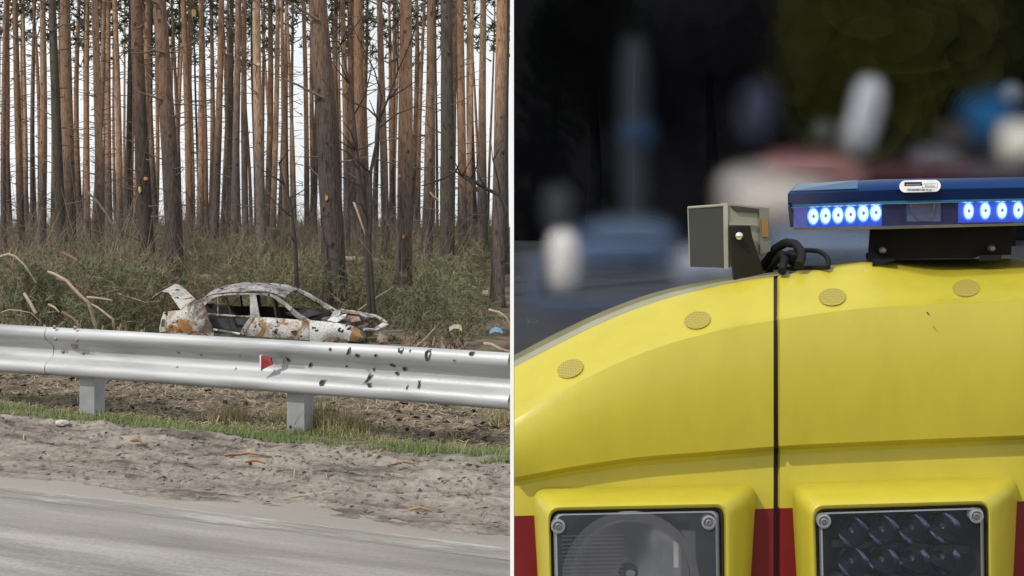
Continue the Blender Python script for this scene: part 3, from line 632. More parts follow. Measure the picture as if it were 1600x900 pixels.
branch('fallen_branch', 'forked thin branch hanging in front of the left pines', [(137, 300), (152, 315), (168, 336), (182, 365), (200, 402)], 30, .05, m_dead, .05, twigs=[[(140, 357), (165, 366), (197, 372)]])
branch('broken_log', 'pale fallen log lying level behind the boot of the car', [(300, 434), (345, 435), (372, 434)], 36, .10, m_pale, .09, 'log')
branch('broken_log', 'pale fallen log lying left of the stripped-foot pine', [(208, 432), (225, 433)], 36, .09, m_pale, .09, 'log')
branch('broken_log', 'pale log lying level right of the thickest trunk', [(490, 403), (545, 405), (575, 406), (612, 411)], 40, .10, m_pale, .08, 'log')
branch('broken_log', 'pale log lying left of the rightmost thick pine', [(715, 459), (740, 460), (763, 459)], 34, .09, m_pale, .09, 'log')
z7 = lambda *p: [(540+a/5, 380+b_/5) for a, b_ in p]
branch('fallen_branch', 'straight pale stick leaning up right of the sapling foot', z7((100, 525), (240, 425), (375, 340)), 28, .035, m_pale)
branch('fallen_branch', 'forked pale stick leaning in front of the grey-green pine', z7((555, 805), (630, 740), (700, 660)), 23, .04, m_pale)
branch('fallen_branch', 'pale bent branch at the right end above the rail', z7((1085, 785), (1140, 790), (1200, 825), (1280, 850)), 22.5, .06, m_pale, .05)
branch('fallen_branch', 'grey arched branch at the right end beside the last pine', z7((1120, 520), (1200, 540), (1255, 580), (1285, 640)), 25, .05, m_pale, .04)
branch('fallen_branch', 'thin pale stick slanting beside the last pine', z7((960, 325), (1040, 355), (1115, 385)), 32, .045, m_pale)
branch('splintered_stump', 'bright yellow splinter of broken trunk standing at right', [(707, 449), (708, 436), (710, 423)], 34, .06, m_split, .02, 'stump')
branch('splintered_stump', 'orange broken snag high left of the right pine', [(683, 312), (678, 308), (672, 300)], 37, .05, m_split, .02, 'stump')
for i, (px, py, mat_, lab) in enumerate(((712, 512, 'y', 'crumpled yellow and white litter on the forest floor'), (775, 517, 'b', 'blue plastic scrap on the forest floor at right'))):
    m_ = M('litter_'+('yellow' if mat_ == 'y' else 'blue'), (.42, .38, .11) if mat_ == 'y' else (.09, .19, .30), (.42, .43, .38) if mat_ == 'y' else (.14, .27, .40), .5, scale=6, lo=.45, hi=.55)
    rows = [[at(px-10+20*j/8+rnd.uniform(-.6, .6), py-3.5*math.sin(3.1*j/8)-2+i2*2.3+rnd.uniform(-1.2, 1.2), 24.5-.07*i2) for j in range(9)] for i2 in range(4)]
    tag(MB().grid(rows).build('litter', m_, recalc=False, sharp=20), lab, 'litter')
# ---------------------------------------------------------------- saplings
def sapling(lab, d, stems, twigs):
    t = empty('sapling', at(stems[0][0][0], stems[0][0][1], d)); tag(t, lab, 'sapling')
    for st, r0 in [(s, .055) for s in stems]: 
        k_ = len(st); MB().tube([at(a, b_, d) for a, b_ in st], [r0*(1-.75*i/(k_-1)) for i in range(k_)], 7).build('stem', m_sapling, t, sharp=60)
    r_ = random.Random(len(stems[0]))
    for _ in range(12 if len(twigs) > 4 else 4):
        a, b_ = r_.choice(stems)[r_.randint(3, len(stems[0])-1) if len(stems[0]) > 4 else 2]; dx = r_.choice((-1, 1))*r_.uniform(14, 45); dy = r_.uniform(18, 55); twigs.append([(a, b_), (a+dx*.4, b_-dy*.35), (a+dx, b_-dy)])
    for tw in twigs: k_ = len(tw); MB().tube([at(a, b_, d-.15*i) for i, (a, b_) in enumerate(tw)], [.022*(1-.7*i/(k_-1)) for i in range(k_)], 5).build('twig', m_sapling, t, sharp=60)
sapling('dark forked sapling with thin bare twigs right behind the car front', 27,
  [[(578, 500), (575, 430), (574, 370), (571, 330), (563, 290), (558, 235), (553, 180), (546, 130), (532, 70)], [(585, 500), (580, 430), (577, 380), (579, 330), (579, 270), (588, 225), (592, 190), (606, 155), (622, 110), (640, 70)]],
  [[(574, 345), (566, 320), (553, 315)], [(592, 190), (596, 150), (585, 110), (560, 60), (545, 30)], [(606, 155), (630, 140), (660, 120)], [(592, 200), (620, 178), (655, 165), (690, 172)], [(563, 270), (545, 240), (520, 225)], [(553, 180), (570, 150), (580, 110), (578, 60)], [(596, 190), (575, 170), (550, 160), (525, 140)], [(640, 70), (650, 40), (655, 10)], [(622, 110), (618, 60), (626, 20)], [(558, 235), (548, 205), (536, 190)]])
sapling('thin wavy dark sapling rising behind the car roof', 28, [[(464, 455), (463, 420), (461, 380), (457, 340), (452, 310), (443, 285), (436, 255)]], [[(461, 380), (452, 365)], [(455, 330), (462, 318)], [(444, 288), (430, 278)]])
sapling('thin bare sapling with drooping twigs by the right pine', 29, [[(745, 300), (738, 285), (722, 275), (705, 262)], [(792, 330), (782, 305), (760, 295), (735, 280), (712, 268), (690, 280), (660, 290)]], [[(735, 280), (745, 260), (748, 240)], [(712, 268), (720, 250)], [(782, 305), (778, 280), (770, 250), (765, 200)], [(770, 250), (785, 225)]])
branch('fallen_branch', 'pale stripped limb caught in the dark forked sapling', [(553, 316), (560, 335), (567, 355), (573, 372)], 27.3, .05, m_pale, .03)

# ================================================================ THE BURNT-OUT CAR
DC = 24.9
car = empty('burnt_car', (*at(420, 544, DC).xy, groundz(at(420, 544, DC).x, DC+.8)))
tag(car, 'burnt-out white and rusty saloon car with sprung boot lid and no rear door', 'car')
def cp(zx, zy, y=0.0): return at(220+zx/3.81, 420+zy/3.81, DC+y)
m_cwhite = burnt('ash_white_paint', (.66, .67, .66), (.36, .22, .12), (.40, .39, .38), 1, .40, .66)
m_cquart = burnt('quarter_panel_paint', (.60, .59, .54), (.36, .18, .075), (.30, .28, .25), 2, .44, .505, 1.7)
m_cdoor = burnt('door_paint', (.62, .62, .60), (.33, .20, .10), (.30, .28, .27), 3.4, .46, .475, 1.9)
m_croof = burnt('scorched_roof', (.40, .39, .39), (.30, .20, .15), (.20, .19, .19), 4, .5, .6, 3.0)
m_crail = burnt('bare_pillar_steel', (.42, .40, .39), (.30, .17, .10), (.22, .20, .19), 5, .48, .56, 4)
m_crust = burnt('rusted_steel', (.30, .27, .24), (.33, .165, .075), (.17, .13, .10), 6, .5, .5, 5)
m_clid = burnt('boot_lid_paint', (.47, .46, .42), (.38, .20, .09), (.24, .23, .20), 7, .45, .56, 3)
m_soot = M('soot_black', (.02, .018, .017), (.05, .045, .04), .95, scale=6)
m_ash = M('ash_grey_interior', (.06, .055, .05), (.14, .13, .12), .95, scale=7)
TH = Vector((0, .03, 0))
def panel(name, pts, mat, parent=car, th=.03, y=None):
    """sheet-metal piece from outline points (zx, zy, depth)"""
    P = [cp(p[0], p[1], (p[2] if len(p) > 2 else 0)) for p in pts]
    return MB().prism(P, (0, th, 0)).build(name, mat, parent, sharp=25)
def sidegrid(name, top, bot, mat, nrow=6, belly=.07, parent=car, th=.03):
    """curved side panel between a top and a bottom edge line (equal point counts)"""
    rows = []
    for i in range(nrow+1):
        f = i/nrow; y = -belly*math.sin(math.pi*(.15+.75*f))+.04
        rows.append([cp(a[0]+(b_[0]-a[0])*f, a[1]+(b_[1]-a[1])*f, y+.006*noise.noise(Vector((a[0]*.03, f*5, len(name))))) for a, b_ in zip(top, bot)])
    mb = MB(); mb.grid(rows); mb.grid([[p+Vector((0, th, 0)) for p in r_] for r_ in rows]); return mb.build(name, mat, parent, recalc=False, sharp=40)
def resample(pts, n):
    L = [0]
    for a, b_ in zip(pts, pts[1:]): L.append(L[-1]+math.dist(a, b_))
    out = []
    for i in range(n):
        s = L[-1]*i/(n-1); k = max(j for j in range(len(L)) if L[j] <= s+1e-9); k = min(k, len(pts)-2); f = (s-L[k])/(L[k+1]-L[k]); out.append(tuple(pts[k][c]+(pts[k+1][c]-pts[k][c])*f for c in range(len(pts[0]))))
    return out
# rear quarter with wheel arch
top = resample([(112, 345), (120, 305), (135, 256), (185, 250), (240, 246), (275, 215), (310, 195), (352, 182), (372, 205)], 17)
bot = resample([(112, 425), (180, 432), (258, 436), (272, 395), (300, 376), (345, 372), (390, 388), (418, 412), (440, 412)], 17)
q = sidegrid('quarter_panel', top, bot, m_cquart)
sidegrid('rear_pillar', resample([(368, 200), (376, 215)], 4)[:4], resample([(425, 405), (445, 405)], 4), m_crail, 8, .05)
# rear bumper corner and tail-lamp hollow
panel('tail_lamp_hollow', [(118, 345, -.02), (126, 300, -.02), (140, 300, -.03), (140, 350, -.03)], m_ash, q, .05)
panel('rear_panel', [(112, 345, .05), (135, 256, .05), (160, 246, 1.5), (130, 345, 1.5)], m_cquart, th=.02)
panel('bumper_remains', [(108, 350, -.05), (140, 345, -.07), (150, 372, -.07), (112, 378, -.05)], m_clid, th=.08)
# roof rail with the front pillar, one bent strip
outer = [(352, 182), (395, 160), (440, 146), (520, 138), (650, 133), (740, 133), (795, 150), (860, 198), (940, 262), (1015, 308)]
inner = [(380, 218), (430, 173), (480, 160), (560, 153), (650, 153), (690, 154), (770, 160), (850, 217), (930, 296), (990, 322)]
O = resample(outer, 40); I = resample(inner, 40)
def tumble(zy): return .02+max(0, (300-zy)/160)*.20
mb = MB(); mb.grid([[cp(a[0], a[1], tumble(a[1])+.03) for a in O], [cp((a[0]*.6+b_[0]*.4), (a[1]*.6+b_[1]*.4), tumble(a[1])-.005) for a, b_ in zip(O, I)], [cp(b_[0], b_[1], tumble(b_[1])+.01) for b_ in I], [cp(b_[0], b_[1], tumble(b_[1])+.06) for b_ in I]])
mb.build('roof_rail', m_crail, car, recalc=False, sharp=50)
panel('centre_pillar', [(648, 150, .2), (684, 150, .2), (692, 200, .13), (710, 300, .03), (652, 300, .03), (650, 220, .1)], m_crail, th=.06)
# window beading left in the front door opening and the rear door opening
MB().tube([cp(385, 268, .05), cp(480, 275, .03), cp(590, 284, .03), cp(650, 284, .03)], .018, 6).build('door_bar', m_crail, car)
MB().tube([cp(458, 172, .15), cp(459, 270, .05)], .008, 5).build('window_divider', m_crail, car)
MB().tube([cp(432, 362, .02), cp(500, 372, .0), cp(590, 388, .0)], .022, 6).build('sill_edge', m_cwhite, car)
# front door hanging ajar
top = resample([(652, 283), (700, 288), (800, 293), (905, 302), (1002, 306)], 12); bot = resample([(600, 392), (640, 400), (760, 410), (880, 418), (1002, 428)], 12)
dr = sidegrid('front_door', top, bot, m_cdoor, 8, .08)
panel('door_edge', [(652, 283, -.03), (612, 340, -.05), (590, 385, -.02), (612, 392, -.02), (640, 340, -.06), (672, 290, -.04)], m_crail, dr, .03)
panel('handle_hollow', [(893, 372, -.065), (925, 366, -.065), (928, 376, -.065), (897, 383, -.065)], m_soot, dr, .006)
for zx, zy, s in ((705, 330, 8), (720, 352, 6), (810, 318, 5), (955, 402, 10), (760, 340, 4), (925, 340, 5), (842, 380, 5), (680, 350, 5)):
    rr = random.Random(zx); panel('bullet_hole', [(zx+s*math.cos(k*.9)*rr.uniform(.5, 1), zy+s*math.sin(k*.9)*rr.uniform(.5, 1), -.07) for k in range(7)], m_soot, dr, .004)
for zx, zy, s in ((268, 262, 6), (335, 272, 7), (300, 262, 5), (330, 330, 6), (320, 222, 5), (280, 310, 4), (240, 300, 3)):
    rr = random.Random(zx); panel('bullet_hole', [(zx+s*math.cos(k*.9)*rr.uniform(.5, 1), zy+s*math.sin(k*.9)*rr.uniform(.5, 1), -.055) for k in range(7)], m_soot, q, .004)
# front wing with the wheel arch
top = resample([(1004, 306), (1060, 312), (1140, 320), (1210, 330), (1265, 340), (1305, 364), (1330, 402)], 16)
bot = resample([(1004, 432), (1076, 446), (1090, 424), (1120, 408), (1160, 404), (1205, 410), (1240, 430), (1300, 436), (1330, 425)], 16)
wg = sidegrid('front_wing', top[:12], bot[:12], m_cwhite, 7, .08)
sidegrid('wing_tip', top[11:], bot[11:], burnt('ochre_scorch', (.34, .22, .11), (.36, .20, .08), (.26, .18, .11), 9, .45, .5, 5), 7, .08)
panel('lamp_hole', [(1036, 362, -.05), (1056, 362, -.05), (1056, 371, -.05), (1036, 371, -.05)], m_soot, wg, .005)
# roof skin: crumpled and pierced
ne = resample([(385, 165, .2), (440, 147, .2), (520, 139, .21), (650, 134, .21), (740, 134, .21), (800, 148, .21), (858, 170, .2)], 26)
fe = resample([(455, 122, 1.45), (520, 95, 1.42), (630, 78, 1.4), (760, 82, 1.4), (880, 95, 1.42), (933, 124, 1.45)], 26)
rows = []
for i in range(13):
    f = i/12; bulge = 10*math.sin(math.pi*f)
    rows.append([cp(a[0]+(b_[0]-a[0])*f+3*noise.noise(Vector((a[0]*.02, f*6, 1))), a[1]+(b_[1]-a[1])*f-bulge+5*noise.noise(Vector((a[0]*.013, f*4, 4)))*math.sin(math.pi*f), a[2]+(b_[2]-a[2])*f) for a, b_ in zip(ne, fe)])
mb = MB(); mb.grid(rows); mb.grid([[p-Vector((0, 0, .02)) for p in r_] for r_ in rows]); rf = mb.build('roof', m_croof, car, recalc=False, sharp=40)
for zx, zy, a, c in ((705, 100, 20, 9), (730, 120, 12, 5), (660, 82, 8, 4), (480, 118, 18, 7), (770, 92, 7, 4), (830, 96, 10, 5), (560, 100, 6, 4), (840, 130, 9, 5), (600, 122, 7, 3)):
    rr = random.Random(zx); f = (150-zy)/75
    panel('roof_hole', [(zx+a*math.cos(k*.8)*rr.uniform(.55, 1), zy+c*math.sin(k*.8)*rr.uniform(.55, 1), .2+1.1*f-.14) for k in range(8)], m_soot, rf, .01)
# far side of the body, seen through the openings
def far_tube(name, pts, rr, mat): MB().tube([cp(*p) for p in pts], rr, 6).build(name, mat, car)
far_tube('far_front_pillar', [(925, 122, 1.45), (1000, 160, 1.46), (1070, 205, 1.48), (1165, 262, 1.5)], [.035, .05, .055, .06], m_crail)
far_tube('far_roof_rail', [(455, 130, 1.45), (540, 112, 1.43), (700, 108, 1.43), (930, 126, 1.45)], .04, m_crail)
far_tube('far_rear_pillar', [(455, 130, 1.45), (400, 170, 1.5), (385, 200, 1.5)], .05, m_crail)
far_tube('far_centre_pillar', [(690, 112, 1.44), (705, 230, 1.52)], .045, m_soot)
far_tube('far_divider', [(595, 160, 1.4), (605, 235, 1.5)], .02, m_soot)
panel('far_side', [(160, 246, 1.55), (385, 205, 1.55), (560, 222, 1.55), (760, 224, 1.55), (930, 232, 1.55), (1100, 262, 1.55), (1330, 300, 1.55), (1330, 400, 1.55), (160, 380, 1.55)], m_soot, th=.03)
panel('floor_pan', [(170, 425, .1), (1320, 440, .1), (1320, 395, 1.5), (180, 385, 1.5)], m_soot, th=.02)
panel('bulkhead', [(985, 305, .1), (1165, 262, 1.5), (1165, 380, 1.5), (1000, 430, .1)], m_soot, th=.05)
panel('dashboard', [(860, 262, .25), (960, 300, .25), (1080, 262, 1.4), (990, 236, 1.4)], m_soot, th=.05)
# burnt seat frames
def seat(name, zx, zy0, zy1, y, wy, lean):
    mb = MB()
    for yy in (y, y+wy): mb.tube([cp(zx, zy1, yy), cp(zx-lean*.5, (zy0+zy1)/2, yy), cp(zx-lean, zy0, yy)], .025, 6)
    mb.grid([[cp(zx-lean*f+8*math.sin(3.1*g), zy1+(zy0-zy1)*f, y+wy*g) for g in (0, .25, .5, .75, 1)] for f in (0, .3, .6, .85, 1)])
    mb.grid([[cp(zx+(80*f), zy1+8*f, y+wy*g) for g in (0, .5, 1)] for f in (0, .5, 1)])
    mb.build(name, m_soot, car, recalc=False)
seat('front_seat', 815, 165, 330, .25, .45, 30); seat('front_seat', 830, 165, 315, .9, .45, 30)
seat('rear_seat', 560, 175, 330, .25, .5, 55); seat('rear_seat', 560, 172, 315, .85, .5, 55)
MB().tube([cp(880+22*math.cos(k*.63), 255+28*math.sin(k*.63), 1.0+.1*math.cos(k*.63)) for k in range(11)], .015, 5).build('steering_wheel', m_soot, car)
panel('door_inner_panel', [(400, 300, .25), (640, 292, .3), (600, 385, .3), (440, 390, .25)], M('charred_lining', (.025, .025, .024), (.085, .09, .095), .8, scale=3), th=.05)
panel('sill', [(432, 385, .0), (1004, 425, .0), (1004, 470, .03), (432, 455, .03)], m_ash, th=.1)
# sprung boot lid: bent sheet leaning over the tail
mb = MB(); A = [(235, 243, .1), (280, 212, .18), (325, 180, .3)]; B = [(195, 185, .3), (232, 140, .6), (275, 130, .8)]; D_ = [(165, 140, .6), (205, 88, 1.1), (240, 100, 1.25)]; E_ = [(118, 138, 1.0), (150, 118, 1.3), (190, 100, 1.45)]; F_ = [(62, 178, 1.1), (75, 160, 1.3), (100, 152, 1.45)]
rows = [[cp(*p) for p in resample(g, 7)] for g in (A, B, D_, E_, F_)]
fine = []
for a, b_ in zip(rows, rows[1:]):
    for f in (0, .33, .66): fine.append([p.lerp(q_, f) for p, q_ in zip(a, b_)])
fine.append(rows[-1]); mb.grid(fine); mb.grid([[p+Vector((.01, .03, -.02)) for p in r_] for r_ in fine])
mb.build('boot_lid', m_clid, car, recalc=False, sharp=50)
MB().tube([cp(250, 238, .2), cp(285, 200, .3), cp(330, 182, .4)], .02, 5).build('lid_hinge', m_soot, car)
# torn bonnet and front end
def scrap(name, pts, mat, seed, th=.02):
    rr = random.Random(seed); P = [cp(a, b_, y) for a, b_, y in pts]; c = sum(P, Vector())/len(P)+Vector((rr.uniform(-.03, .03), rr.uniform(-.05, .05), rr.uniform(-.02, .06)))
    n_ = len(P); mb = MB().add([c]+P, [(0, i+1, (i+1) % n_+1) for i in range(n_)]); mb.add([p+Vector((0, th, -th)) for p in [c]+P], [(0, i+1, (i+1) % n_+1) for i in range(n_)])
    mb.build(name, mat, car, recalc=False, sharp=25)
scrap('bonnet_fragment', [(1110, 305, .3), (1140, 285, .5), (1225, 268, .6), (1215, 290, .5), (1165, 320, .3)], m_cwhite, 1)
scrap('bonnet_fragment', [(1120, 300, .6), (1150, 250, .9), (1190, 245, 1.1), (1185, 275, .8)], m_clid, 2)
scrap('bonnet_fragment', [(1225, 300, .4), (1240, 278, .6), (1300, 285, .6), (1310, 310, .4), (1260, 318, .3)], m_crust, 3)
scrap('bonnet_fragment', [(1170, 240, 1.3), (1270, 252, 1.4), (1290, 272, 1.2), (1200, 262, 1.1)], m_crust, 4)
scrap('bonnet_fragment', [(1270, 258, 1.3), (1380, 275, 1.4), (1410, 290, 1.3), (1340, 290, 1.1)], m_crail, 5)
MB().tube([cp(1190, 245, 1.35), cp(1300, 262, 1.4), (cp(1405, 285, 1.4)), cp(1470, 326, 1.2), cp(1430, 350, .9), cp(1385, 366, .7), cp(1330, 360, .4)], [.03, .03, .035, .045, .04, .04, .03], 6).build('bonnet_rim', m_clid, car)
scrap('wing_fragment', [(1380, 360, .7), (1440, 320, 1.0), (1475, 328, 1.1), (1430, 352, .8), (1400, 368, .6)], m_cwhite, 6)
MB().tube([cp(1420, 438, .2), cp(1465, 430, .2), cp(1500, 415, .5), cp(1510, 392, .9), cp(1490, 395, 1.1)], [.02, .035, .045, .04, .03], 7).build('bumper_beam', m_crust, car)
scrap('front_panel_scrap', [(1400, 430, .3), (1420, 380, .5), (1465, 365, .8), (1475, 410, .6), (1440, 440, .3)], m_crust, 7)
mb = MB(); mb.box(cp(1170, 345, .8), (.30, .3, .14), Matrix.Rotation(.15, 3, 'Y')); mb.box(cp(1290, 380, .8), (.2, .35, .10), Matrix.Rotation(-.2, 3, 'Y')); mb.tube([cp(1120, 310, .7), cp(1200, 312, .6), cp(1260, 340, .7)], .05, 8); mb.build('engine_block', m_ash, car, sharp=20)
scrap('inner_wing', [(1010, 330, .25), (1300, 360, .25), (1320, 430, .25), (1010, 440, .25)], m_soot, 8)
panel('far_wing', [(1165, 262, 1.5), (1300, 290, 1.52), (1390, 330, 1.5), (1390, 420, 1.5), (1165, 420, 1.5)], m_crust, th=.03)
for zx, y in ((1165, .12), (345, .12), (1165, 1.35), (345, 1.35)):
    wc = cp(zx, 442, y); wh = MB().lathe(wc, (0, -1, 0), [(.05, .1), (.21, .1), (.235, .07), (.22, .03), (.22, -.06), (.235, -.1), (.2, -.1), (.2, .0), (.05, .02)], 20).build('wheel_rim', m_crust, car, sharp=40)
    MB().lathe(wc, (0, -1, 0), [(.0, .11), (.06, .11), (.07, .02)], 12).build('hub', m_soot, wh)

# ================================================================ THE WHITE DIVIDER BETWEEN THE TWO PLACES
m_white = M('matt_white_panel', (.9, .9, .9), (.88, .88, .88), .7, scale=4)
dv = empty('divider_panel', (0, 1.5, 0)); tag(dv, 'thin upright white divider panel seen edge-on between roadside and yellow vehicle', 'divider')
hw = 2.9*K*1.5
MB().box((.0, 1.54, .92), (hw, .04, .81)).build('panel', m_white, dv, sharp=20)
MB().box((.0, 1.54, .05), (.02, .09, .05)).build('foot', m_white, dv, sharp=20)

# ================================================================ THE YELLOW AMBULANCE
Y0 = 2.3
def interp(tab, x):
    if x <= tab[0][0]: return tab[0][1]
    for (a, b_), (c, d) in zip(tab, tab[1:]):
        if x <= c:
            f = (x-a)/(c-a); return b_+(d-b_)*f
    (a, b_), (c, d) = tab[-2:]; return d+(x-c)*(d-b_)/(c-a)
def smooth_tab(tab):
    """smooth monotone curve through the table"""
    xs_ = np.array([t[0] for t in tab], float); ys_ = np.array([t[1] for t in tab], float); out = []
    m = np.gradient(ys_, xs_)
    for i in range(len(xs_)-1):
        h = xs_[i+1]-xs_[i]
        for k in range(12):
            t = k/12; out.append((xs_[i]+t*h, (2*t**3-3*t*t+1)*ys_[i]+(t**3-2*t*t+t)*h*m[i]+(-2*t**3+3*t*t)*ys_[i+1]+(t**3-t*t)*h*m[i+1]))
    out.append((xs_[-1], ys_[-1])); return out
SIL = smooth_tab([(803, 555), (870, 520), (950, 483), (1030, 455), (1100, 440), (1160, 431), (1220, 424), (1290, 415), (1360, 407), (1480, 405), (1600, 404), (2000, 404)])
LIP = smooth_tab([(803, 574), (870, 539), (950, 500), (1030, 470), (1090, 454), (1150, 441), (1220, 431), (1290, 421), (1362, 412), (1400, 420), (1470, 432), (1530, 430), (1600, 427), (2000, 420)])
CRE = smooth_tab([(803, 657), (900, 599), (1000, 553), (1100, 522), (1215, 500), (1350, 482), (1480, 475), (1600, 470), (2000, 462)])
STP = smooth_tab([(803, 746), (900, 728), (1000, 714), (1100, 706), (1215, 697), (1400, 688), (1600, 680), (2000, 668)])
RED = [(803, 806), (1215, 794), (1600, 783), (2000, 772)]
amb = empty('yellow_ambulance', (.9, Y0+.9, -1.2)); tag(amb, 'glossy yellow ambulance with red band, black panel seam and two boxed lamps', 'ambulance')
def paint(name, col, col2, rough=.3, coat=.4):
    m, n, b = newmat(name); b.inputs['Roughness'].default_value = rough; b.inputs['Coat Weight'].default_value = coat; b.inputs['Coat Roughness'].default_value = .08
    t = ntex(n, coords(n), 3, 3); r_ = ramp(n, [(.3, col), (.7, col2)]); n.links.new(t.outputs['Fac'], r_.inputs[0])
    t2 = ntex(n, coords(n, (1, 1, .35)), 14, 8, .75); r2_ = ramp(n, [(.3, (.93, .93, .95)), (.6, (1.02, 1.02, 1.0))]); n.links.new(t2.outputs['Fac'], r2_.inputs[0])
    n.links.new(mixc(n, 1.0, r_.outputs[0], r2_.outputs[0], 'MULTIPLY'), b.inputs['Base Color'])
    t3 = ntex(n, coords(n), 5, 3); bump(n, b, t3.outputs['Fac'], .06, .02); r4_ = ramp(n, [(.35, (rough*.8,)*3), (.65, (rough*1.3,)*3)]); n.links.new(t2.outputs['Fac'], r4_.inputs[0]); n.links.new(r4_.outputs[0], b.inputs['Roughness']); return m
m_yel = paint('yellow_paint', (.47, .40, .034), (.49, .418, .038), .36, .2); m_redp = paint('red_band', (.165, .004, .006), (.15, .004, .006), .35, .12)
m_seam = M('black_seam', (.012, .012, .016), (.02, .02, .025), .5, scale=10)
m_trimg = M('grey_edge_trim', (.30, .29, .21), (.26, .25, .18), .5, scale=12); m_trimo = M('olive_edge_seal', (.16, .15, .06), (.12, .115, .05), .5, scale=12)
def ydepth(px, row):
    pass
def face_cols(c0, c1, n):
    cols = []
    for j in range(n+1):
        px = c0+(c1-c0)*j/n; lip, cre, stp, red = interp(LIP, px), interp(CRE, px), interp(STP, px), interp(RED, px)
        col = [(lip-1.5, Y0+.125), (lip, Y0+.112), (lip+3, Y0+.103)]
        for f in (.25, .5, .75, .93): col.append((lip+3+(cre-lip-3)*f, Y0+.103-.104*f))
        col += [(cre, Y0-.0045)]
        for k in range(1, 13):
            t = k/12; col.append((cre+(stp-cre)*t, Y0-.005-.046*(t-.98*t*t)))
        e = col[-1][1]
        col += [(stp+1.5, e+.003), (stp+4, e+.02), (stp+7, Y0+.022), (stp+14, Y0+.026), (stp+40, Y0+.023), (red, Y0+.02), (red+.2, Y0+.02), (930, Y0+.018), (1250, Y0+.018), (2400, Y0+.02)]
        cols.append((px, col))
    return cols
def face(name, c0, c1, n, edge_l, edge_r):
    cols = face_cols(c0, c1, n); rows = list(zip(*[[at(px, py, y) for py, y in col] for px, col in cols])); rows = [list(r_) for r_ in rows]
    ired = len(rows)-4
    # rolled-in edges at the panel seam
    for r_ in rows:
        if edge_r: r_.append(r_[-1]+Vector((.0015, .004, 0))); r_.append(r_[-1]+Vector((.0005, .03, 0)))
        if edge_l: r_.insert(0, r_[0]+Vector((-.0015, .004, 0))); r_.insert(0, r_[0]+Vector((-.0005, .03, 0)))
    mb = MB(); mb.grid(rows[:ired+1], 0); mb.grid(rows[ired:], 1)
    return mb.build(name, [m_yel, m_redp], amb, recalc=False, sharp=28), cols
pl, cl = face('left_panel', 803.6, 1208.5, 46, False, True); pr_, cr_ = face('right_panel', 1219, 2000, 60, True, False)
# the seam leans slightly: its panels butt on a black rubber strip
mb = MB(); seamrows = []
for (a, ca), (c, cb) in ((cl[-1], cr_[0]),):
    seamrows = [[at(a-6, y1, d1+.014), at(c+6, y2, d2+.014)] for (y1, d1), (y2, d2) in zip(ca, cb)]
mb.grid(seamrows); mb.build('seam_rubber', m_seam, amb, recalc=False)
# roof behind the lip
mb = MB(); rows = [[], [], [], []]
for j in range(81):
    px = 803.6+(2000-803.6)*j/80; lip, sil = interp(LIP, px)-1.5, interp(SIL, px)
    rows[0].append(at(px, lip, Y0+.125)); rows[1].append(at(px, sil if px > 1240 else lip+1.0, Y0+.13 if px < 1240 else Y0+.3+.0*(px-1240)))
    rows[2].append(at(px, max(sil, 408)+14, Y0+.75)); z = at(px, sil, Y0).z; rows[3].append(Vector((at(px, sil, Y0).x, Y0+2.4, z-.5)))
mb.grid(rows); mb.build('roof', m_yel, amb, recalc=False, sharp=40)
# left side wall and the back close the body
side = [at(803.2, py, y) for py, y in cl[0][1]]; mb = MB(); mb.grid([side, [Vector((p.x, Y0+2.4, min(p.z, 1.0))) for p in side]]); mb.build('side_wall', m_yel, amb, recalc=False, sharp=20)
mb = MB(); bx0, bx1 = at(803.2, 600, Y0).x, at(2000, 600, Y0).x; mb.box(((bx0+bx1)/2+.004, Y0+1.3, -.05), ((bx1-bx0)/2-.004, 1.0, .95)); mb.build('body_core', m_yel, amb, sharp=20)
for wx in (.35, 1.6):
    for wy in (.45, 1.9):
        wh = MB().lathe((wx*1.0, Y0+wy, -.86), (1, 0, 0), [(.0, -.1), (.2, -.1), (.32, -.1), (.34, -.07), (.34, .07), (.32, .1), (.2, .1), (0, .1)], 24).build('wheel', m_black, amb, sharp=40)
# edge trim along the roof at left: pale strip and dark seal
for nm, f0, f1, dy0, dy1, m_ in (('edge_trim', .0, .5, .118, .135, m_trimg), ('edge_seal', .46, 1.0, .137, .15, m_trimo)):
    rows = [[], [], []]
    for j in range(41):
        px = 803.6+(1232-803.6)*j/40; lip, sil = interp(LIP, px)-1, interp(SIL, px)
        rows[0].append(at(px, lip+(sil-lip)*f0, Y0+dy0)); rows[1].append(at(px, lip+(sil-lip)*f1, Y0+dy1)); rows[2].append(at(px, lip+(sil-lip)*f1+6, Y0+dy1+.05))
    MB().grid(rows).build(nm, m_, amb, recalc=False, sharp=60)
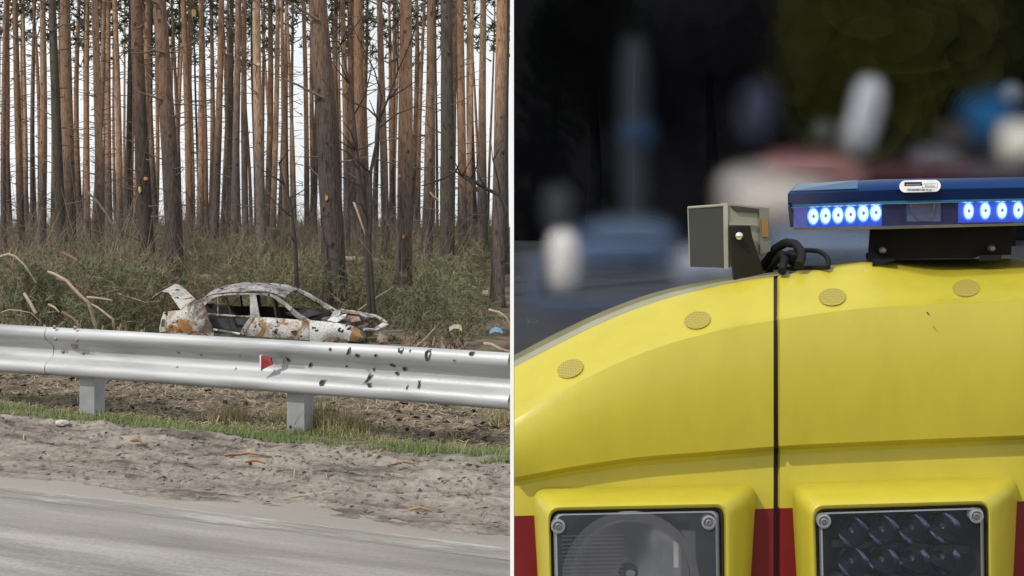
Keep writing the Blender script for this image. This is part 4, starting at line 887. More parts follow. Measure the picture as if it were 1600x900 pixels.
# round perforated pads on the sloping upper face
m_pad, n, b = newmat('perforated_pad'); b.inputs['Roughness'].default_value = .6
ck = n.nodes.new('ShaderNodeTexVoronoi'); ck.inputs['Scale'].default_value = 260; ck.inputs['Randomness'].default_value = .12; n.links.new(coords(n).outputs[0], ck.inputs['Vector'])
r_ = ramp(n, [(.28, (.22, .17, .03)), (.5, (.36, .30, .05))]); n.links.new(ck.outputs['Distance'], r_.inputs[0]); n.links.new(r_.outputs[0], b.inputs['Base Color'])
def on_slope(px, py, lift=.0):
    lip, cre = interp(LIP, px), interp(CRE, px); f = (py-lip-3)/(cre-lip-3); return at(px, py, Y0+.103-.1075*f-lift)
for px, py, rx, ry, sl in ((891, 576, 20.5, 14, -.42), (1090, 500, 20.5, 13.5, -.25), (1301, 464, 21, 13.5, -.1), (1510, 450, 21, 13.5, -.06)):
    ring = [on_slope(px+rx*math.cos(k*.2618), py+ry*math.sin(k*.2618)+sl*rx*math.cos(k*.2618)*.45, .0012) for k in range(24)]; rg2 = [p+Vector((0, .006, 0)) for p in ring]
    mb = MB().add(ring, [tuple(range(24))]); mb.grid([ring, rg2], close=True); mb.build('round_pad', m_pad, amb, origin=on_slope(px, py), recalc=False, sharp=30)
MB().add([at(1447, 487, Y0-.03), at(1450, 488, Y0-.03), at(1454, 494, Y0-.034), at(1449, 491, Y0-.032)], [(0, 1, 2, 3)]).build('paint_chip', m_seam, amb, recalc=False, sharp=0)
# ---------------------------------------------------------------- boxed lamps
def rquad(c4, rr, y, n=6):
    out = []
    for i in range(4):
        p, a, c = Vector(c4[i]).to_2d(), Vector(c4[i-1]).to_2d(), Vector(c4[(i+1) % 4]).to_2d(); u_ = (a-p).normalized(); v_ = (c-p).normalized()
        for k in range(n+1):
            t = k/n; q_ = (p+u_*rr)*(1-t)**2+p*2*t*(1-t)+(p+v_*rr)*t*t; out.append(at(q_.x, q_.y, y))
    return out
m_house = M('lamp_housing_black', (.02, .02, .022), (.035, .035, .04), .4, scale=20)
m_chrome = M('chrome_reflector', (.78, .80, .85), (.6, .63, .7), .2, 1.0, scale=30)
m_cup = M('dark_chrome_cup', (.58, .62, .70), (.40, .44, .52), .12, 1.0, scale=40)
m_dimchr = M('smoky_reflector', (.20, .21, .24), (.14, .15, .18), .22, .85, scale=14)
m_ribglass = glassy('ribbed_lamp_glass', (.085, .095, .115), .42, .1, None, .3); m_clrglass = glassy('clear_lamp_glass', (.10, .11, .13), .16, .04, None, .35)
m_rimgl = glassy('lens_edge_plastic', (.30, .32, .35), .75, .15)
def lamp(lab, O4, F4, I4, L4, kind):
    base = Vector(O4[0]); t = empty('x', (0, 0, 0)); bpy.data.objects.remove(t)
    def q4(c): return [tuple(p) for p in c]
    def mixq(a, c, f): return [(p[0]+(q_[0]-p[0])*f, p[1]+(q_[1]-p[1])*f) for p, q_ in zip(a, c)]
    loops = [rquad(O4, 22, Y0+.028), rquad(mixq(O4, F4, .02), 22, Y0-.014), rquad(mixq(O4, F4, .35), 24, Y0-.038), rquad(mixq(O4, F4, .72), 24, Y0-.062), rquad(mixq(O4, F4, .9), 22, Y0-.071), rquad(F4, 20, Y0-.074), rquad(mixq(F4, I4, .5), 18, Y0-.073), rquad(I4, 16, Y0-.066), rquad(I4, 16, Y0-.02)]
    fr = MB().grid(loops, close=True).build('lamp_frame', m_yel, amb, recalc=False, sharp=50); fr['label'] = lab
    # black gasket, housing, glass
    MB().grid([rquad(I4, 16, Y0-.064), rquad(mixq(I4, L4, .55), 15, Y0-.068), rquad(L4, 12, Y0-.060), rquad(L4, 12, Y0-.03)], close=True).build('gasket', m_house, fr, recalc=False, sharp=40)
    bk = rquad(L4, 12, Y0-.012); MB().add(bk, [tuple(range(len(bk)))]).build('housing', m_dimchr if kind == 'flood' else m_house, fr, recalc=False, sharp=0)
    cx0, cy0 = [sum(p[i] for p in L4)/4 for i in (0, 1)]
    inn = [(p[0]+(cx0-p[0])*.05, p[1]+(cy0-p[1])*.035) for p in L4]
    MB().grid([rquad(L4, 12, Y0-.060), rquad(mixq(L4, inn, .6), 12, Y0-.075), rquad(inn, 12, Y0-.077)], close=True).build('lens_edge', m_rimgl, fr, recalc=False, sharp=40)
    gl = rquad(inn, 12, Y0-.077); MB().add(gl, [tuple(range(len(gl)))]).build('lens', m_ribglass if kind == 'flood' else m_clrglass, fr, origin=at(cx0, cy0, Y0), recalc=False, sharp=0)
    return fr
f1 = lamp('boxed floodlight with ribbed glass and one big reflector, left of the seam', [(832, 764), (1182, 757), (1166, 1030), (848, 1030)], [(856, 793), (1137, 787), (1140, 1008), (862, 1008)], [(860, 798), (1131, 793), (1133, 1000), (864, 1000)], [(863, 802), (1124, 797), (1127, 996), (867, 996)], 'flood')
f2 = lamp('boxed lamp with rows of small clear bulbs, right of the seam', [(1236, 756), (1591, 746), (1577, 1030), (1252, 1030)], [(1269, 790), (1547, 782), (1549, 1008), (1275, 1008)], [(1274, 796), (1543, 788), (1545, 1000), (1279, 1000)], [(1278, 800), (1538, 792), (1540, 996), (1282, 996)], 'leds')
# one big bowl with a bulb; a vertical mirror flap at right
DX = K*Y0
prof_b = [(.135, 0), (.125, .012), (.10, .026), (.06, .036), (.02, .04)]
MB().lathe(at(985, 905, Y0-.058), (0, 1, 0), [(r_*.86, h) for r_, h in prof_b], 40).build('reflector_bowl', m_chrome, f1, recalc=False, sharp=40)
MB().lathe(at(985, 905, Y0-.062), (0, 1, 0), [(.135*.86, -.002), (.118*.86, -.002), (.118*.86, .003)], 40).build('bowl_rim', m_chrome, f1, recalc=False, sharp=40)
mb = MB()
for k in range(26):
    yy = 838+6.2*k; mb.tube([at(878, yy, Y0-.0775), at(975, yy-2, Y0-.0775)], .0012, 6)
mb.build('lens_ribs', glassy('rib_glass', (.13, .14, .16), .35, .25, None, .2), f1, recalc=False, sharp=60)['kind'] = 'stuff'
MB().tube([at(985, 925, Y0-.03), at(985, 895, Y0-.045)], .008, 10).build('bulb', glassy('bulb_glass', (.5, .5, .45), .5), f1)
MB().box(at(1075, 870, Y0-.05), (.012, .004, .045)).build('mirror_flap', m_chrome, f1, sharp=20)
MB().box(at(1056, 866, Y0-.054), (.004, .003, .022)).build('mirror_flap', m_whitep, f1, sharp=20)
for row, y in enumerate((832, 880, 930, 976)):
    for k in range(4):
        px = 1334+47.6*k; c = at(px, y-k*2.2, Y0-.062)
        cu = MB().lathe(c, (0, 1, 0), [(.0262, 0), (.0258, .010), (.0235, .026), (.0175, .038), (.008, .043), (0, .044)], 20).build('bulb_cup', m_cup, f2, recalc=False, sharp=40)
        MB().lathe(c+Vector((0, .012, 0)), (0, 1, 0), [(0, .002), (.005, .004), (.0075, .012), (.0075, .03)], 10).build('bulb', m_house, cu, recalc=False, sharp=40)
for k, y in enumerate((855, 905)):
    MB().box(at(1406, y-2, Y0-.03), (.118, .004, .006), Matrix.Rotation(R(2.5), 3, 'Y')).build('divider_bar', m_house, f2, sharp=20)
for fr, pts in ((f1, ((872, 822), (1107, 816))), (f2, ((1287, 814), (1525, 806)))):
    for px, py in pts:
        sb = MB().lathe(at(px, py, Y0-.078), (0, -1, 0), [(.012, -.012), (.012, .003), (.009, .004), (.008, 0.0), (.0, 0.0)], 16).build('screw_boss', m_rimgl, fr, sharp=40)
        MB().lathe(at(px, py, Y0-.079), (0, -1, 0), [(.0055, -.004), (.0055, .002), (.003, .003), (.0025, .0005), (0, .0005)], 12).build('screw', m_bolt, sb, sharp=40)

# ================================================================ THE BLUE LIGHT BAR
YF = 2.42
bar = empty('light_bar', at(1480, 405, YF+.15)); tag(bar, 'blue roof light bar with lit blue lamps on a black bracket', 'light bar')
m_bcover = glassy('blue_cover', (.001, .030, .12), .92, .08, None, 0, .12); m_bcovl = glassy('pale_bevel_highlight', (.035, .10, .19), .9, .2, None, .15)
m_blens = glassy('clear_violet_lens', (.10, .11, .4), .14, .05, None, .3)
m_tray = M('olive_metal_tray', (.16, .15, .09), (.1, .1, .07), .45, .4, scale=10); m_blk = M('black_bracket', (.007, .0065, .0055), (.011, .010, .008), .7, scale=9, spec=.12)
def lit(name, col, strength, stripes=False):
    m, n, b = newmat(name); b.inputs['Base Color'].default_value = (.02, .03, .1, 1); b.inputs['Roughness'].default_value = .4
    if stripes:
        tcn = n.nodes.new('ShaderNodeTexCoord'); sp = n.nodes.new('ShaderNodeSeparateXYZ'); n.links.new(tcn.outputs['Object'], sp.inputs[0])
        a = n.nodes.new('ShaderNodeMath'); a.operation = 'DIVIDE'; a.inputs[1].default_value = .0112; n.links.new(sp.outputs[0], a.inputs[0])
        c = n.nodes.new('ShaderNodeMath'); c.operation = 'DIVIDE'; c.inputs[1].default_value = .0185; n.links.new(sp.outputs[2], c.inputs[0])
        cb = n.nodes.new('ShaderNodeCombineXYZ'); n.links.new(a.outputs[0], cb.inputs[0]); n.links.new(c.outputs[0], cb.inputs[1])
        ln = n.nodes.new('ShaderNodeVectorMath'); ln.operation = 'LENGTH'; n.links.new(cb.outputs[0], ln.inputs[0])
        r_ = ramp(n, [(.0, (.02, .06, .35)), (.17, (.03, .09, .5)), (.25, (.62, .9, 1)), (.66, (.42, .74, 1)), (.85, (.05, .2, 1)), (1.0, (.01, .03, .8))]); n.links.new(ln.outputs['Value'], r_.inputs[0])
        wv = n.nodes.new('ShaderNodeTexWave'); wv.inputs['Scale'].default_value = 120; n.links.new(tcn.outputs['Object'], wv.inputs['Vector']); r2_ = ramp(n, [(.1, (.25, .35, .7)), (.6, (1, 1, 1))]); n.links.new(wv.outputs['Fac'], r2_.inputs[0])
        n.links.new(mixc(n, 1.0, r_.outputs[0], r2_.outputs[0], 'MULTIPLY'), b.inputs['Emission Color'])
    else: b.inputs['Emission Color'].default_value = (*col, 1)
    b.inputs['Emission Strength'].default_value = strength; return m
m_led = lit('blue_lamp_lit', None, 3.0, True); m_ledback = lit('blue_reflector_painted_glow', (.02, .08, .7), .7); m_ledend = lit('violet_lens_glow', (.13, .13, .5), .6)  # LED bounce on the reflectors and lens end put in as emission
# cover: end facet, then straight front; columns (px, depth)
BK = .34
def barrow(pys, ins, top=False):
    """ring of points round the bar; pys at the tip, the corner and the far end"""
    a, c, e, pxa, pxc = pys
    return [at(pxa, a, YF+.10+ins), at(pxc, c, YF+ins), at(1720, e, YF+ins)]
rows = [barrow((323, 317, 310.5, 1231, 1385), .0), barrow((303, 297, 291, 1231, 1385), .001), barrow((300, 294.5, 288.5, 1233, 1384), .004), barrow((289.5, 280.5, 274.5, 1244, 1376), .035)]
def back(p, dz=0): return Vector((p.x*(YF+.38)/p.y, YF+.38, p.z+dz))
top_back = [back(p, .003) for p in rows[-1]]
m_bface = glassy('blue_cover_shaded_face', (.0005, .009, .05), .92, .08, None, 0, .1)  # cover shading painted in: darker copy of the blue for the upright face
mb = MB(); mb.grid(rows[:2], 1); mb.grid(rows[1:]+[top_back], 0); mb.build('cover', [m_bcover, m_bface], bar, recalc=False, sharp=25)
MB().tube([p+Vector((0, -.001, .001)) for p in rows[0]], .0022, 6).build('cover_rim', glassy('cyan_rim', (.01, .12, .26), .95, .15), bar)
MB().grid([[back(r_[0])+Vector((.004, 0, 0)), r_[0]] for r_ in rows]).build('cover_end', m_bcover, bar, recalc=False, sharp=25)
# painted highlight, a pale patch on the bevelled end
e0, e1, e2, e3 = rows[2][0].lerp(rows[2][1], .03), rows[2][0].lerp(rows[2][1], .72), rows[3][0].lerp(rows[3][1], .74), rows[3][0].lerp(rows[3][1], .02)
nrm = Vector((-.1, -.003, .003)).normalized()*.003; MB().add([p+Vector((-.001, -.003, .002)) for p in (e0, e1, e2, e3)], [(0, 1, 2, 3)]).build('bevel_highlight', m_bcovl, bar, recalc=False, sharp=0)
# clear lower lens and tray
lens = [barrow((322, 317, 310.5, 1236, 1386), .006), barrow((356, 354.5, 346, 1240, 1386), .004)]
MB().grid(lens).build('lens', m_blens, bar, recalc=False, sharp=25)
tr = [barrow((355.5, 354, 345.5, 1240, 1386), .003), barrow((359.5, 358, 349, 1241, 1386), .003)]; bb_ = [back(p) for p in tr[1]]
MB().grid(tr+[bb_]).build('tray', m_tray, bar, recalc=False, sharp=25)
MB().tube([lens[0][0]+Vector((0, -.004, -.002)), lens[0][1]+Vector((0, -.004, -.001)), lens[0][2]+Vector((0, -.004, 0))], .0018, 6).build('bright_bead', m_chrome, bar)
ib = [[p+Vector((.004, .05, 0)) for p in r_] for r_ in lens]; MB().grid(ib).build('back_plate', m_house, bar, recalc=False, sharp=20)
# lamp modules: six on the end facet, four (and two past the frame) on the front
def facet(px, py, ins):
    f = (px-1237)/(1386-1237); y = YF+.10*(1-f)+ins if px < 1386 else YF+ins; return at(px, py, y)
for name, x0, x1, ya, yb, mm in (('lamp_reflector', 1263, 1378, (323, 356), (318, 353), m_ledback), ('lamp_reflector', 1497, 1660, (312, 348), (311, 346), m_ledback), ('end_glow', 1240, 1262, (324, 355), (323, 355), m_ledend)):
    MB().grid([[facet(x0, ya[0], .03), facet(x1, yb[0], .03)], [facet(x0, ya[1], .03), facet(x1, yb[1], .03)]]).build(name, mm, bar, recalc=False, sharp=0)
for i, (px, py) in enumerate([(1270.5, 338), (1289.5, 337), (1309, 336), (1328.5, 335), (1348.5, 333), (1368, 332), (1513, 329.5), (1539, 329), (1565, 328.5), (1590.5, 328), (1616, 327.5), (1642, 327)]):
    c = facet(px, py, .014); k_ = .78 if i < 6 else 1.0; nn = Vector((-.5, -1, 0)).normalized() if i < 6 else Vector((0, -1, 0)); sidev = nn.cross(Vector((0, 0, 1))).normalized()
    rows_ = [[c+sidev*(.0112*rr*math.cos(q_*.3927))*(1.0 if i < 6 else 1.15)+Vector((0, 0, .0185*rr*math.sin(q_*.3927)))+nn*(.004*(1-rr*rr)) for q_ in range(16)] for rr in (.03, .4, .75, 1)]
    MB().grid(rows_, close=True).add(rows_[0], [tuple(range(16))]).build('led', m_led, bar, origin=c, recalc=False, sharp=60)
# centre camera window between the modules
wm = glassy('grey_window', (.10, .13, .17), .8, .1)
cw = MB().box(at(1442, 328, YF+.02), (.031, .006, .021)).build('centre_window', wm, bar, sharp=20)
MB().lathe(at(1441, 323, YF+.010), (0, 1, 0), [(.021, .0), (.023, -.002), (.021, -.003)], 24).build('lens_ring', m_dimchr, cw, sharp=40)
for px in (1392, 1482): MB().box(at(px, 330, YF+.024), (.012, .01, .019)).build('module_end', m_blk, bar, sharp=20)
# bracket and feet
def slab(name, pts, y0, dy, mat, par):
    n_ = len(pts); mb = MB(); mb.add([at(a, c, y0) for a, c in pts]+[Vector(((a-800)*K*(y0+dy), y0+dy, at(a, c, y0).z)) for a, c in pts], [tuple(range(n_)), tuple(range(n_, 2*n_))[::-1]]+[(i, i+n_, (i+1) % n_+n_, (i+1) % n_) for i in range(n_)])
    return mb.build(name, mat, par, sharp=20)
slab('bracket', [(1359, 360), (1582, 350), (1580, 398), (1530, 400), (1520, 404), (1400, 405), (1356, 404)], YF+.06, .18, m_blk, bar)
slab('bracket_flange', [(1353, 404), (1398, 403), (1398, 407), (1354, 408)], YF+.04, .22, m_blk, bar)
slab('foot', [(1363, 407), (1397, 407), (1378, 413), (1363, 416)], YF-.02, .2, m_black, bar); slab('foot', [(1530, 399), (1565, 398), (1565, 406), (1530, 408)], YF+.04, .2, m_black, bar)
for px, py in ((1379, 391), (1549, 388)): MB().lathe(at(px, py, YF+.055), (0, -1, 0), [(.007, -.004), (.007, .004), (.004, .008), (0, .009)], 8).build('bolt', m_bolt, bar)
slab('end_clip', [(1232, 317), (1237, 317), (1237, 323), (1234, 324)], YF+.09, .02, m_blk, bar)
# maker's sticker on the cover
def cov(px, py, lift): f = (py-281)/(300-281); return at(px, py, YF+.035*(1-max(0, min(1, (py-279)/(291-279))))-lift) 
stk = []
for k in range(33):
    q_ = 2*math.pi*k/32; cxp = 1405+33; a = math.cos(q_); c = math.sin(q_); px = 1437.5+(22.5 if a > 0 else -22.5)*(1 if abs(a) > 1e-6 else 0)+9.8*a; stk.append((px, 290.8+9.5*c-.02*(px-1437)))
MB().add([at(px, py, YF+.015-.0125*((py-281)/20)-.019) for px, py in stk[:-1]], [tuple(range(32))]).build('sticker', m_whitep, bar, recalc=False, sharp=0)
m_ink = M('sticker_ink', (.02, .015, .05), (.03, .02, .06), .6, scale=40)
SY = YF-.022
st = [o for o in bar.children if o.name.startswith('sticker')][0]
slab('print_block', [(1413, 284.5), (1440.5, 284), (1440.5, 290.3), (1413, 290.8)], SY, .0006, m_ink, st)
slab('print_line', [(1415.5, 287.8), (1438, 287.3), (1438, 288.4), (1415.5, 288.9)], SY-.001, .0004, M('sticker_lilac', (.4, .38, .5), (.25, .22, .35), .6, scale=300), st)
for a in ([(1441, 287.2), (1465, 286.8), (1465, 287.5), (1441, 287.9)], [(1441, 293.2), (1465, 292.8), (1465, 293.4), (1441, 293.8)], [(1464.4, 286.8), (1465, 286.8), (1465, 293.4), (1464.4, 293.4)], [(1440.5, 287.2), (1441.1, 287.2), (1441.1, 293.8), (1440.5, 293.8)]): slab('print_box', a, SY, .0006, m_ink, st)
def text(s_, px, py, hpx, name):
    cu = bpy.data.curves.new(name, 'FONT'); cu.body = s_; cu.size = hpx*K*SY*1.38; cu.align_x = 'CENTER'; cu.extrude = .0002
    tmp = bpy.data.objects.new(name+'_tmp', cu); C.objects.link(tmp); dg = bpy.context.evaluated_depsgraph_get(); me = bpy.data.meshes.new_from_object(tmp.evaluated_get(dg)); bpy.data.objects.remove(tmp)
    me.materials.clear(); me.materials.append(m_ink); o = bpy.data.objects.new(name, me); C.objects.link(o); o.parent = st; o.rotation_euler = (R(90), R(1.0), 0); p = at(px, py, SY-.0005)
    base = bar.location; o.location = p-base; return o
text('Benelux', 1453, 292.2, 3.6, 'lettering'); text('+31(0)488 - 88 88 80', 1437, 298.4, 3.2, 'lettering')

# ================================================================ THE WORK LAMP BESIDE THE LIGHT BAR
YW = Y0+.2
wl = empty('work_lamp', at(1165, 432, YW)); tag(wl, 'grey boxy work lamp on a black bracket left of the light bar', 'work lamp')
m_wface = M('dark_grey_lamp_face', (.038, .039, .034), (.028, .029, .025), .35, scale=5, coat=.3); m_wgrey = M('khaki_grey_housing', (.30, .30, .22), (.24, .24, .18), .5, scale=7); m_wrim = M('pale_rim', (.36, .36, .28), (.31, .31, .24), .45, scale=9)
def wp(px, py, y): return at(px, py, YW+y)
# left face seen square, right flank turning away to the back right
MB().add([wp(1075, 325, .0), wp(1131, 321, -.05), wp(1131, 418.5, -.05), wp(1078, 417, .0), wp(1086, 329, .14), wp(1140, 325, .12), wp(1140, 412, .12), wp(1088, 410, .14)], [(0, 1, 2, 3), (4, 7, 6, 5), (0, 4, 5, 1), (3, 2, 6, 7), (0, 3, 7, 4)]).build('lamp_face', m_wface, wl, sharp=20)
MB().tube([wp(1075, 324.5, .0), wp(1131, 320.5, -.052)], .0025, 6).build('face_edge', m_wgrey, wl); MB().tube([wp(1075, 324.5, .0), wp(1078, 417.5, .0)], .0012, 6).build('face_edge', m_wgrey, wl)
MB().prism([wp(1130.5, 317.5, -.055), wp(1137, 317.5, -.055), wp(1138, 420, -.055), wp(1132, 420, -.055)], (0, .03, 0)).build('rim', m_wrim, wl, sharp=20)
MB().add([wp(1137, 318, -.05), wp(1202, 325, -.02), wp(1204, 392, -.02), wp(1190, 402, -.02), wp(1138, 418, -.05), wp(1140, 320, .1), wp(1200, 326, .1), wp(1202, 390, .1), wp(1140, 410, .1)], [(0, 1, 2, 3, 4), (0, 5, 6, 1), (1, 6, 7, 2), (4, 3, 2, 7, 8)]).build('housing', m_wgrey, wl, recalc=False, sharp=20)
MB().prism([wp(1141, 321, -.052), wp(1152, 330.5, -.048), wp(1185, 332, -.034), wp(1185, 326, -.034), wp(1160, 323, -.045)], (0, .006, 0)).build('vent_slot', m_wface, wl, sharp=20)
MB().prism([wp(1139, 349.5, -.054), wp(1183, 349.5, -.036), wp(1183, 351.5, -.036), wp(1139, 351.5, -.054)], (0, .004, 0)).build('cooling_fin', m_wrim, wl, sharp=20)
MB().prism([wp(1186, 324, -.032), wp(1202, 326, -.025), wp(1204, 392, -.025), wp(1188, 398, -.032)], (0, .006, 0)).build('flank_cover', M('flank_grey', (.2, .2, .16), (.16, .16, .13), .5, scale=8), wl, sharp=20)
MB().prism([wp(1190, 342, -.035), wp(1200, 343, -.03), wp(1200.5, 370, -.03), wp(1191, 370, -.035)], (0, .003, 0)).build('orange_label', M('orange_label', (.33, .13, .04), (.28, .19, .05), .5, scale=30), wl, sharp=20)
MB().prism([wp(1139, 354, -.075), wp(1172, 353, -.06), wp(1176, 372, -.06), wp(1194, 428, -.05), wp(1194, 434, -.05), wp(1147, 440, -.07), wp(1144, 400, -.075)], (0, .012, 0)).build('bracket', M('black_bracket_steel', (.018, .016, .011), (.026, .022, .015), .6, scale=8, spec=.15), wl, sharp=20)
MB().lathe(wp(1154.5, 368.5, -.077), (0, -1, 0), [(.007, -.006), (.007, .004), (.004, .007), (0, .008)], 10).build('bolt', m_chrome, wl)
for pts, rr in (([(1190, 418), (1203, 402), (1212, 388), (1228, 379), (1242, 381), (1252, 392), (1253, 404), (1248, 414)], .0085), ([(1222, 404), (1232, 394), (1246, 393), (1262, 391), (1278, 392), (1291, 399), (1295, 408), (1294, 418)], .0045), ([(1200, 425), (1212, 408), (1222, 396), (1226, 404), (1222, 424)], .008), ([(1203, 418), (1240, 420), (1268, 418), (1294, 418)], .004)):
    MB().tube([wp(a, c, .03-.008*i) for i, (a, c) in enumerate(resample(pts, 18))], rr, 8).build('cable', m_black, wl, sharp=60)
MB().tube([wp(a, c, -.0) for a, c in ((1228, 400), (1240, 404), (1250, 402))], [.009, .018, .012], 10).build('cable_gland', m_black, wl, sharp=60)

# ================================================================ THE QUAY BEHIND THE AMBULANCE, SHADE PAINTED INTO ITS DARK COLOURS
# everything here lies far outside the depth of field, so its edges are built as nested, thinly opaque shells
def superell(c, h, e, rot, n=18, m_=10):
    rows_ = []
    sg = lambda v, p: math.copysign(abs(v)**p, v)
    for i in range(m_+1):
        la = -math.pi/2+math.pi*i/m_; row = []
        for j in range(n):
            lo = 2*math.pi*j/n; p = Vector((h[0]*sg(math.cos(la), 2/e)*sg(math.cos(lo), 2/e), h[1]*sg(math.cos(la), 2/e)*sg(math.sin(lo), 2/e), h[2]*sg(math.sin(la), 2/e)))
            row.append(c+Matrix.Rotation(rot, 3, 'Y') @ p)
        rows_.append(row)
    return rows_
def fuzzy(name, lab, cat, pieces, d, group='out-of-focus things on the quay', n=12, deep=1.2):
    """pieces: (part name, px, py, half w px, half h px, exponent, rotation, softness px, colour, opacity)"""
    k = K*d; root = None
    if len(pieces) > 1: root = empty(name, at(pieces[0][1], pieces[0][2]+pieces[0][4], d)); tag(root, lab, cat, group)
    for i, (pn, px, py, hw_, hh_, e, rot, sp_, col, op) in enumerate(pieces):
        mb = MB(); sp_ *= 2.1; hw_ *= .86; hh_ *= .86; al = []; st_ = lambda t_: t_*t_*(3-2*t_); prev = 0.0
        for s in range(n):
            f = 1-2*(s+.5)/n; dl = sp_*f*k; cur = -math.log(1-op*st_((s+1)/n)); a_ = 1-math.exp(-(cur-prev)/2); prev = cur; n0 = len(mb.v)
            mb.grid(superell(at(px, py, d-.05*i), (max(.004, hw_*k+dl), max(.004, min(deep, max(.3, hw_*k))+dl*.4), max(.004, hh_*k+dl)), e, rot, 26, 14), close=True)
            al += [a_]*(len(mb.v)-n0)
        o = mb.build(pn if root else name, soft(pn+'_'+name, tuple(min(.85, c_*1.45) for c_ in col)), root, origin=at(px, py, d), recalc=False, sharp=180)
        o.data.attributes.new('opacity', 'FLOAT', 'POINT').data.foreach_set('value', al)
        if not root: tag(o, lab, cat, group)
W1, W2, G1 = (.42, .41, .42), (.55, .52, .49), (.16, .19, .25)
NAVY = (.08, .115, .20)
fuzzy('delivery_van', 'blurred white van with a dull red roof behind the light bar', 'van', [('body', 1212, 316, 86, 50, 3, 0, 20, (.50, .465, .44), .96), ('cab', 1150, 288, 18, 12, 2.4, 0, 16, (.2, .21, .22), .8), ('roof', 1262, 262, 70, 16, 2.6, .05, 16, (.26, .12, .12), .85), ('side', 1300, 285, 40, 22, 2.4, 0, 18, (.36, .22, .21), .8)], 30, n=18)
fuzzy('leaning_flag', 'blurred tall white leaning flag above the red-roofed van', 'flag', [('cloth', 1352, 172, 22, 54, 2.6, R(12), 12, (.42, .43, .48), .95), ('lower_cloth', 1338, 215, 18, 22, 2.4, R(6), 15, (.30, .31, .33), .8)], 38, deep=.3)
fuzzy('folded_flag', 'faint blurred lilac flag left of the white leaning flag', 'flag', [('cloth', 1181, 172, 17, 34, 2.2, R(8), 20, (.085, .085, .14), .85)], 42, deep=.3)
fuzzy('lamp_globe', 'blurred grey lamp globe left of the white leaning flag', 'lamp', [('globe', 1286, 206, 17, 17, 2, 0, 10, (.10, .105, .10), .75)], 44)
fuzzy('lamp_globe', 'blurred pale lamp globe above the blue sign at right', 'lamp', [('globe', 1580, 148, 18, 18, 2, 0, 8, (.15, .17, .20), .85)], 44)
fuzzy('blue_sign', 'blurred blue sign at the right edge below the pale globe', 'sign', [('board', 1544, 182, 28, 24, 2.6, R(-15), 20, (.02, .11, .26), .92)], 40, deep=.3)
fuzzy('white_kiosk', 'blurred bright cream kiosk at the right edge above the light bar', 'kiosk', [('body', 1592, 222, 28, 30, 2.6, 0, 15, (.62, .57, .52), .95)], 36)
fuzzy('parked_car', 'blurred small grey car right of the light bar sticker', 'car', [('body', 1462, 250, 34, 16, 2.4, 0, 14, (.14, .14, .165), .85), ('cabin', 1490, 212, 22, 18, 2.2, 0, 14, (.055, .05, .05), .8)], 36)
fuzzy('parked_car', 'blurred slate blue parked car left of the work lamp', 'car', [('body', 968, 392, 88, 30, 3.2, 0, 20, NAVY, .94), ('cabin', 985, 362, 62, 16, 2.6, 0, 16, (.09, .125, .18), .8), ('wheel', 1000, 402, 12, 12, 2, 0, 12, (.03, .035, .05), .7)], 20)
fuzzy('white_bollard', 'blurred bright white bollard in front of the slate blue car', 'bollard', [('shaft', 879, 405, 26, 50, 2.6, 0, 10, (.56, .54, .53), .96)], 18, deep=.4)
fuzzy('gate_post', 'blurred dark grey post above the white bollard', 'post', [('shaft', 872, 325, 20, 32, 2.6, 0, 14, (.06, .065, .075), .8)], 24, deep=.4)
fuzzy('sign_post', 'blurred tall thin post with a small blue plate', 'sign post', [('shaft', 990, 215, 16, 170, 4, 0, 15, (.045, .052, .065), .75), ('plate', 996, 210, 18, 15, 2.2, 0, 16, (.018, .05, .12), .9)], 26, deep=.4)
fuzzy('low_wall', 'blurred long slate wall low behind the yellow roof', 'wall', [('wall', 950, 478, 135, 14, 4, 0, 14, (.05, .066, .10), .85)], 16, deep=.4)
fuzzy('parked_car', 'blurred bluish car at the far left beside the divider', 'car', [('body', 836, 440, 14, 40, 2.6, 0, 14, (.075, .10, .15), .85)], 17)
fuzzy('parked_boat', 'blurred grey-blue boat hull under the light bar', 'boat', [('hull', 1300, 385, 110, 34, 3, 0, 16, (.13, .165, .235), .95), ('deck', 1100, 415, 48, 24, 2.6, 0, 16, (.30, .33, .40), .9)], 22)
fuzzy('market_awning', 'blurred long dull red awning right of the van', 'awning', [('cloth', 1420, 272, 90, 14, 3, 0, 14, (.085, .04, .045), .8), ('shade', 1540, 270, 60, 16, 3, 0, 14, (.09, .075, .09), .8)], 33)
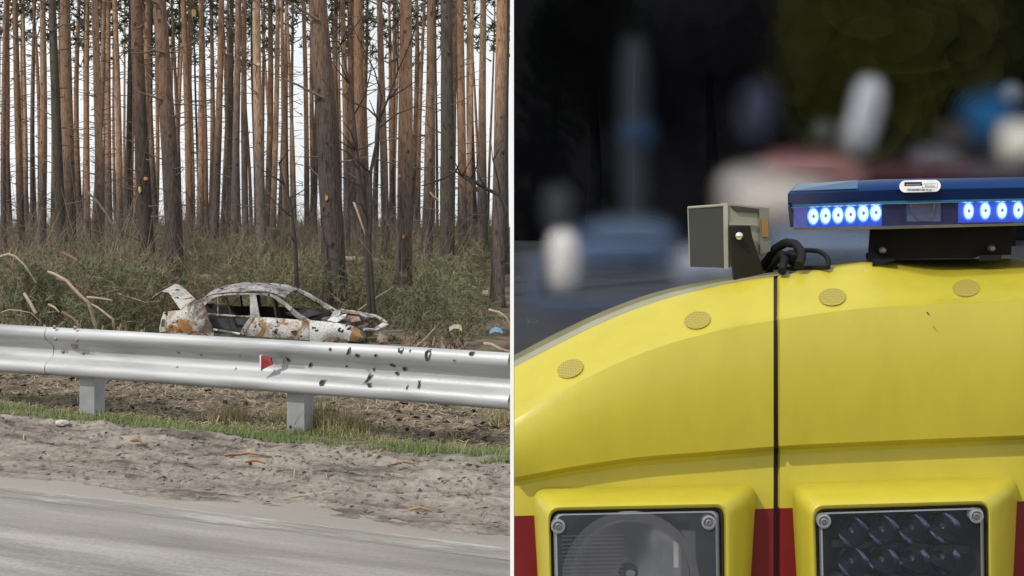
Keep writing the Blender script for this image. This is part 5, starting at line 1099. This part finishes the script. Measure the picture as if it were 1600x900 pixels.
# added wall painted as dark shade, blocking the sky, with trees before it
m_dark = M('painted_shade_black', (.0045, .0048, .0062), (.0075, .008, .0105), .9, scale=.16, lo=.35, hi=.65, spec=.1)
bh = empty('dark_backdrop', (26, 70, -1.2)); tag(bh, 'huge added black backdrop wall blocking the sky behind the quay', 'backdrop')
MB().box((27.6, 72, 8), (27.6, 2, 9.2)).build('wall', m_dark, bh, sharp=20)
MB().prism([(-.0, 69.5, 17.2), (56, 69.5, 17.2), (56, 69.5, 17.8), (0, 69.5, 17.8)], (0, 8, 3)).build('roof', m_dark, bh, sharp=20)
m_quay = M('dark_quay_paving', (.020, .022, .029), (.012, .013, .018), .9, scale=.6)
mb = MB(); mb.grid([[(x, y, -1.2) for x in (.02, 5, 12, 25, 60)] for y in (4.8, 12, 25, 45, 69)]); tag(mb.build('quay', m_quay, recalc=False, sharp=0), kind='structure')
def soft_tree(lab, px, py, d, hw_, hh_, col, n_, seed, al=.12):
    g = random.Random(seed); k = K*d; c = at(px, py, d); t = empty('quay_tree', (c.x, d, -1.2)); tag(t, lab, 'tree', 'shaded trees on the quay'); mb = MB()
    for i in range(n_):
        while True:
            v = Vector((g.uniform(-1, 1), g.uniform(-1, 1), g.uniform(-1, 1)))
            if v.length < 1 and noise.noise(v*2.1+Vector((seed, 0, 0))) > -.15: break
        p = c+Vector((v.x*hw_*k, v.y*2.2, v.z*hh_*k)); nn = Vector((g.gauss(0, 1), g.gauss(-.8, .7), g.gauss(0, .8))).normalized(); a = nn.orthogonal().normalized(); b_ = nn.cross(a); rr = g.uniform(1.1, 2.2)
        mb.add([p+(a*math.cos(q_*.785)+b_*math.sin(q_*.785))*rr for q_ in range(8)], [tuple(range(8))])
    mb.build('crown', soft('painted_shade_foliage', col, al), t, recalc=False, sharp=0)  # deep shade painted into the foliage colour itself
    MB().tube([(c.x, d+.5, -1.4), (c.x+.2, d+.5, 2), (c.x, d+.5, c.z)], [.4, .3, .15], 8).build('trunk', m_dark, t, sharp=60)
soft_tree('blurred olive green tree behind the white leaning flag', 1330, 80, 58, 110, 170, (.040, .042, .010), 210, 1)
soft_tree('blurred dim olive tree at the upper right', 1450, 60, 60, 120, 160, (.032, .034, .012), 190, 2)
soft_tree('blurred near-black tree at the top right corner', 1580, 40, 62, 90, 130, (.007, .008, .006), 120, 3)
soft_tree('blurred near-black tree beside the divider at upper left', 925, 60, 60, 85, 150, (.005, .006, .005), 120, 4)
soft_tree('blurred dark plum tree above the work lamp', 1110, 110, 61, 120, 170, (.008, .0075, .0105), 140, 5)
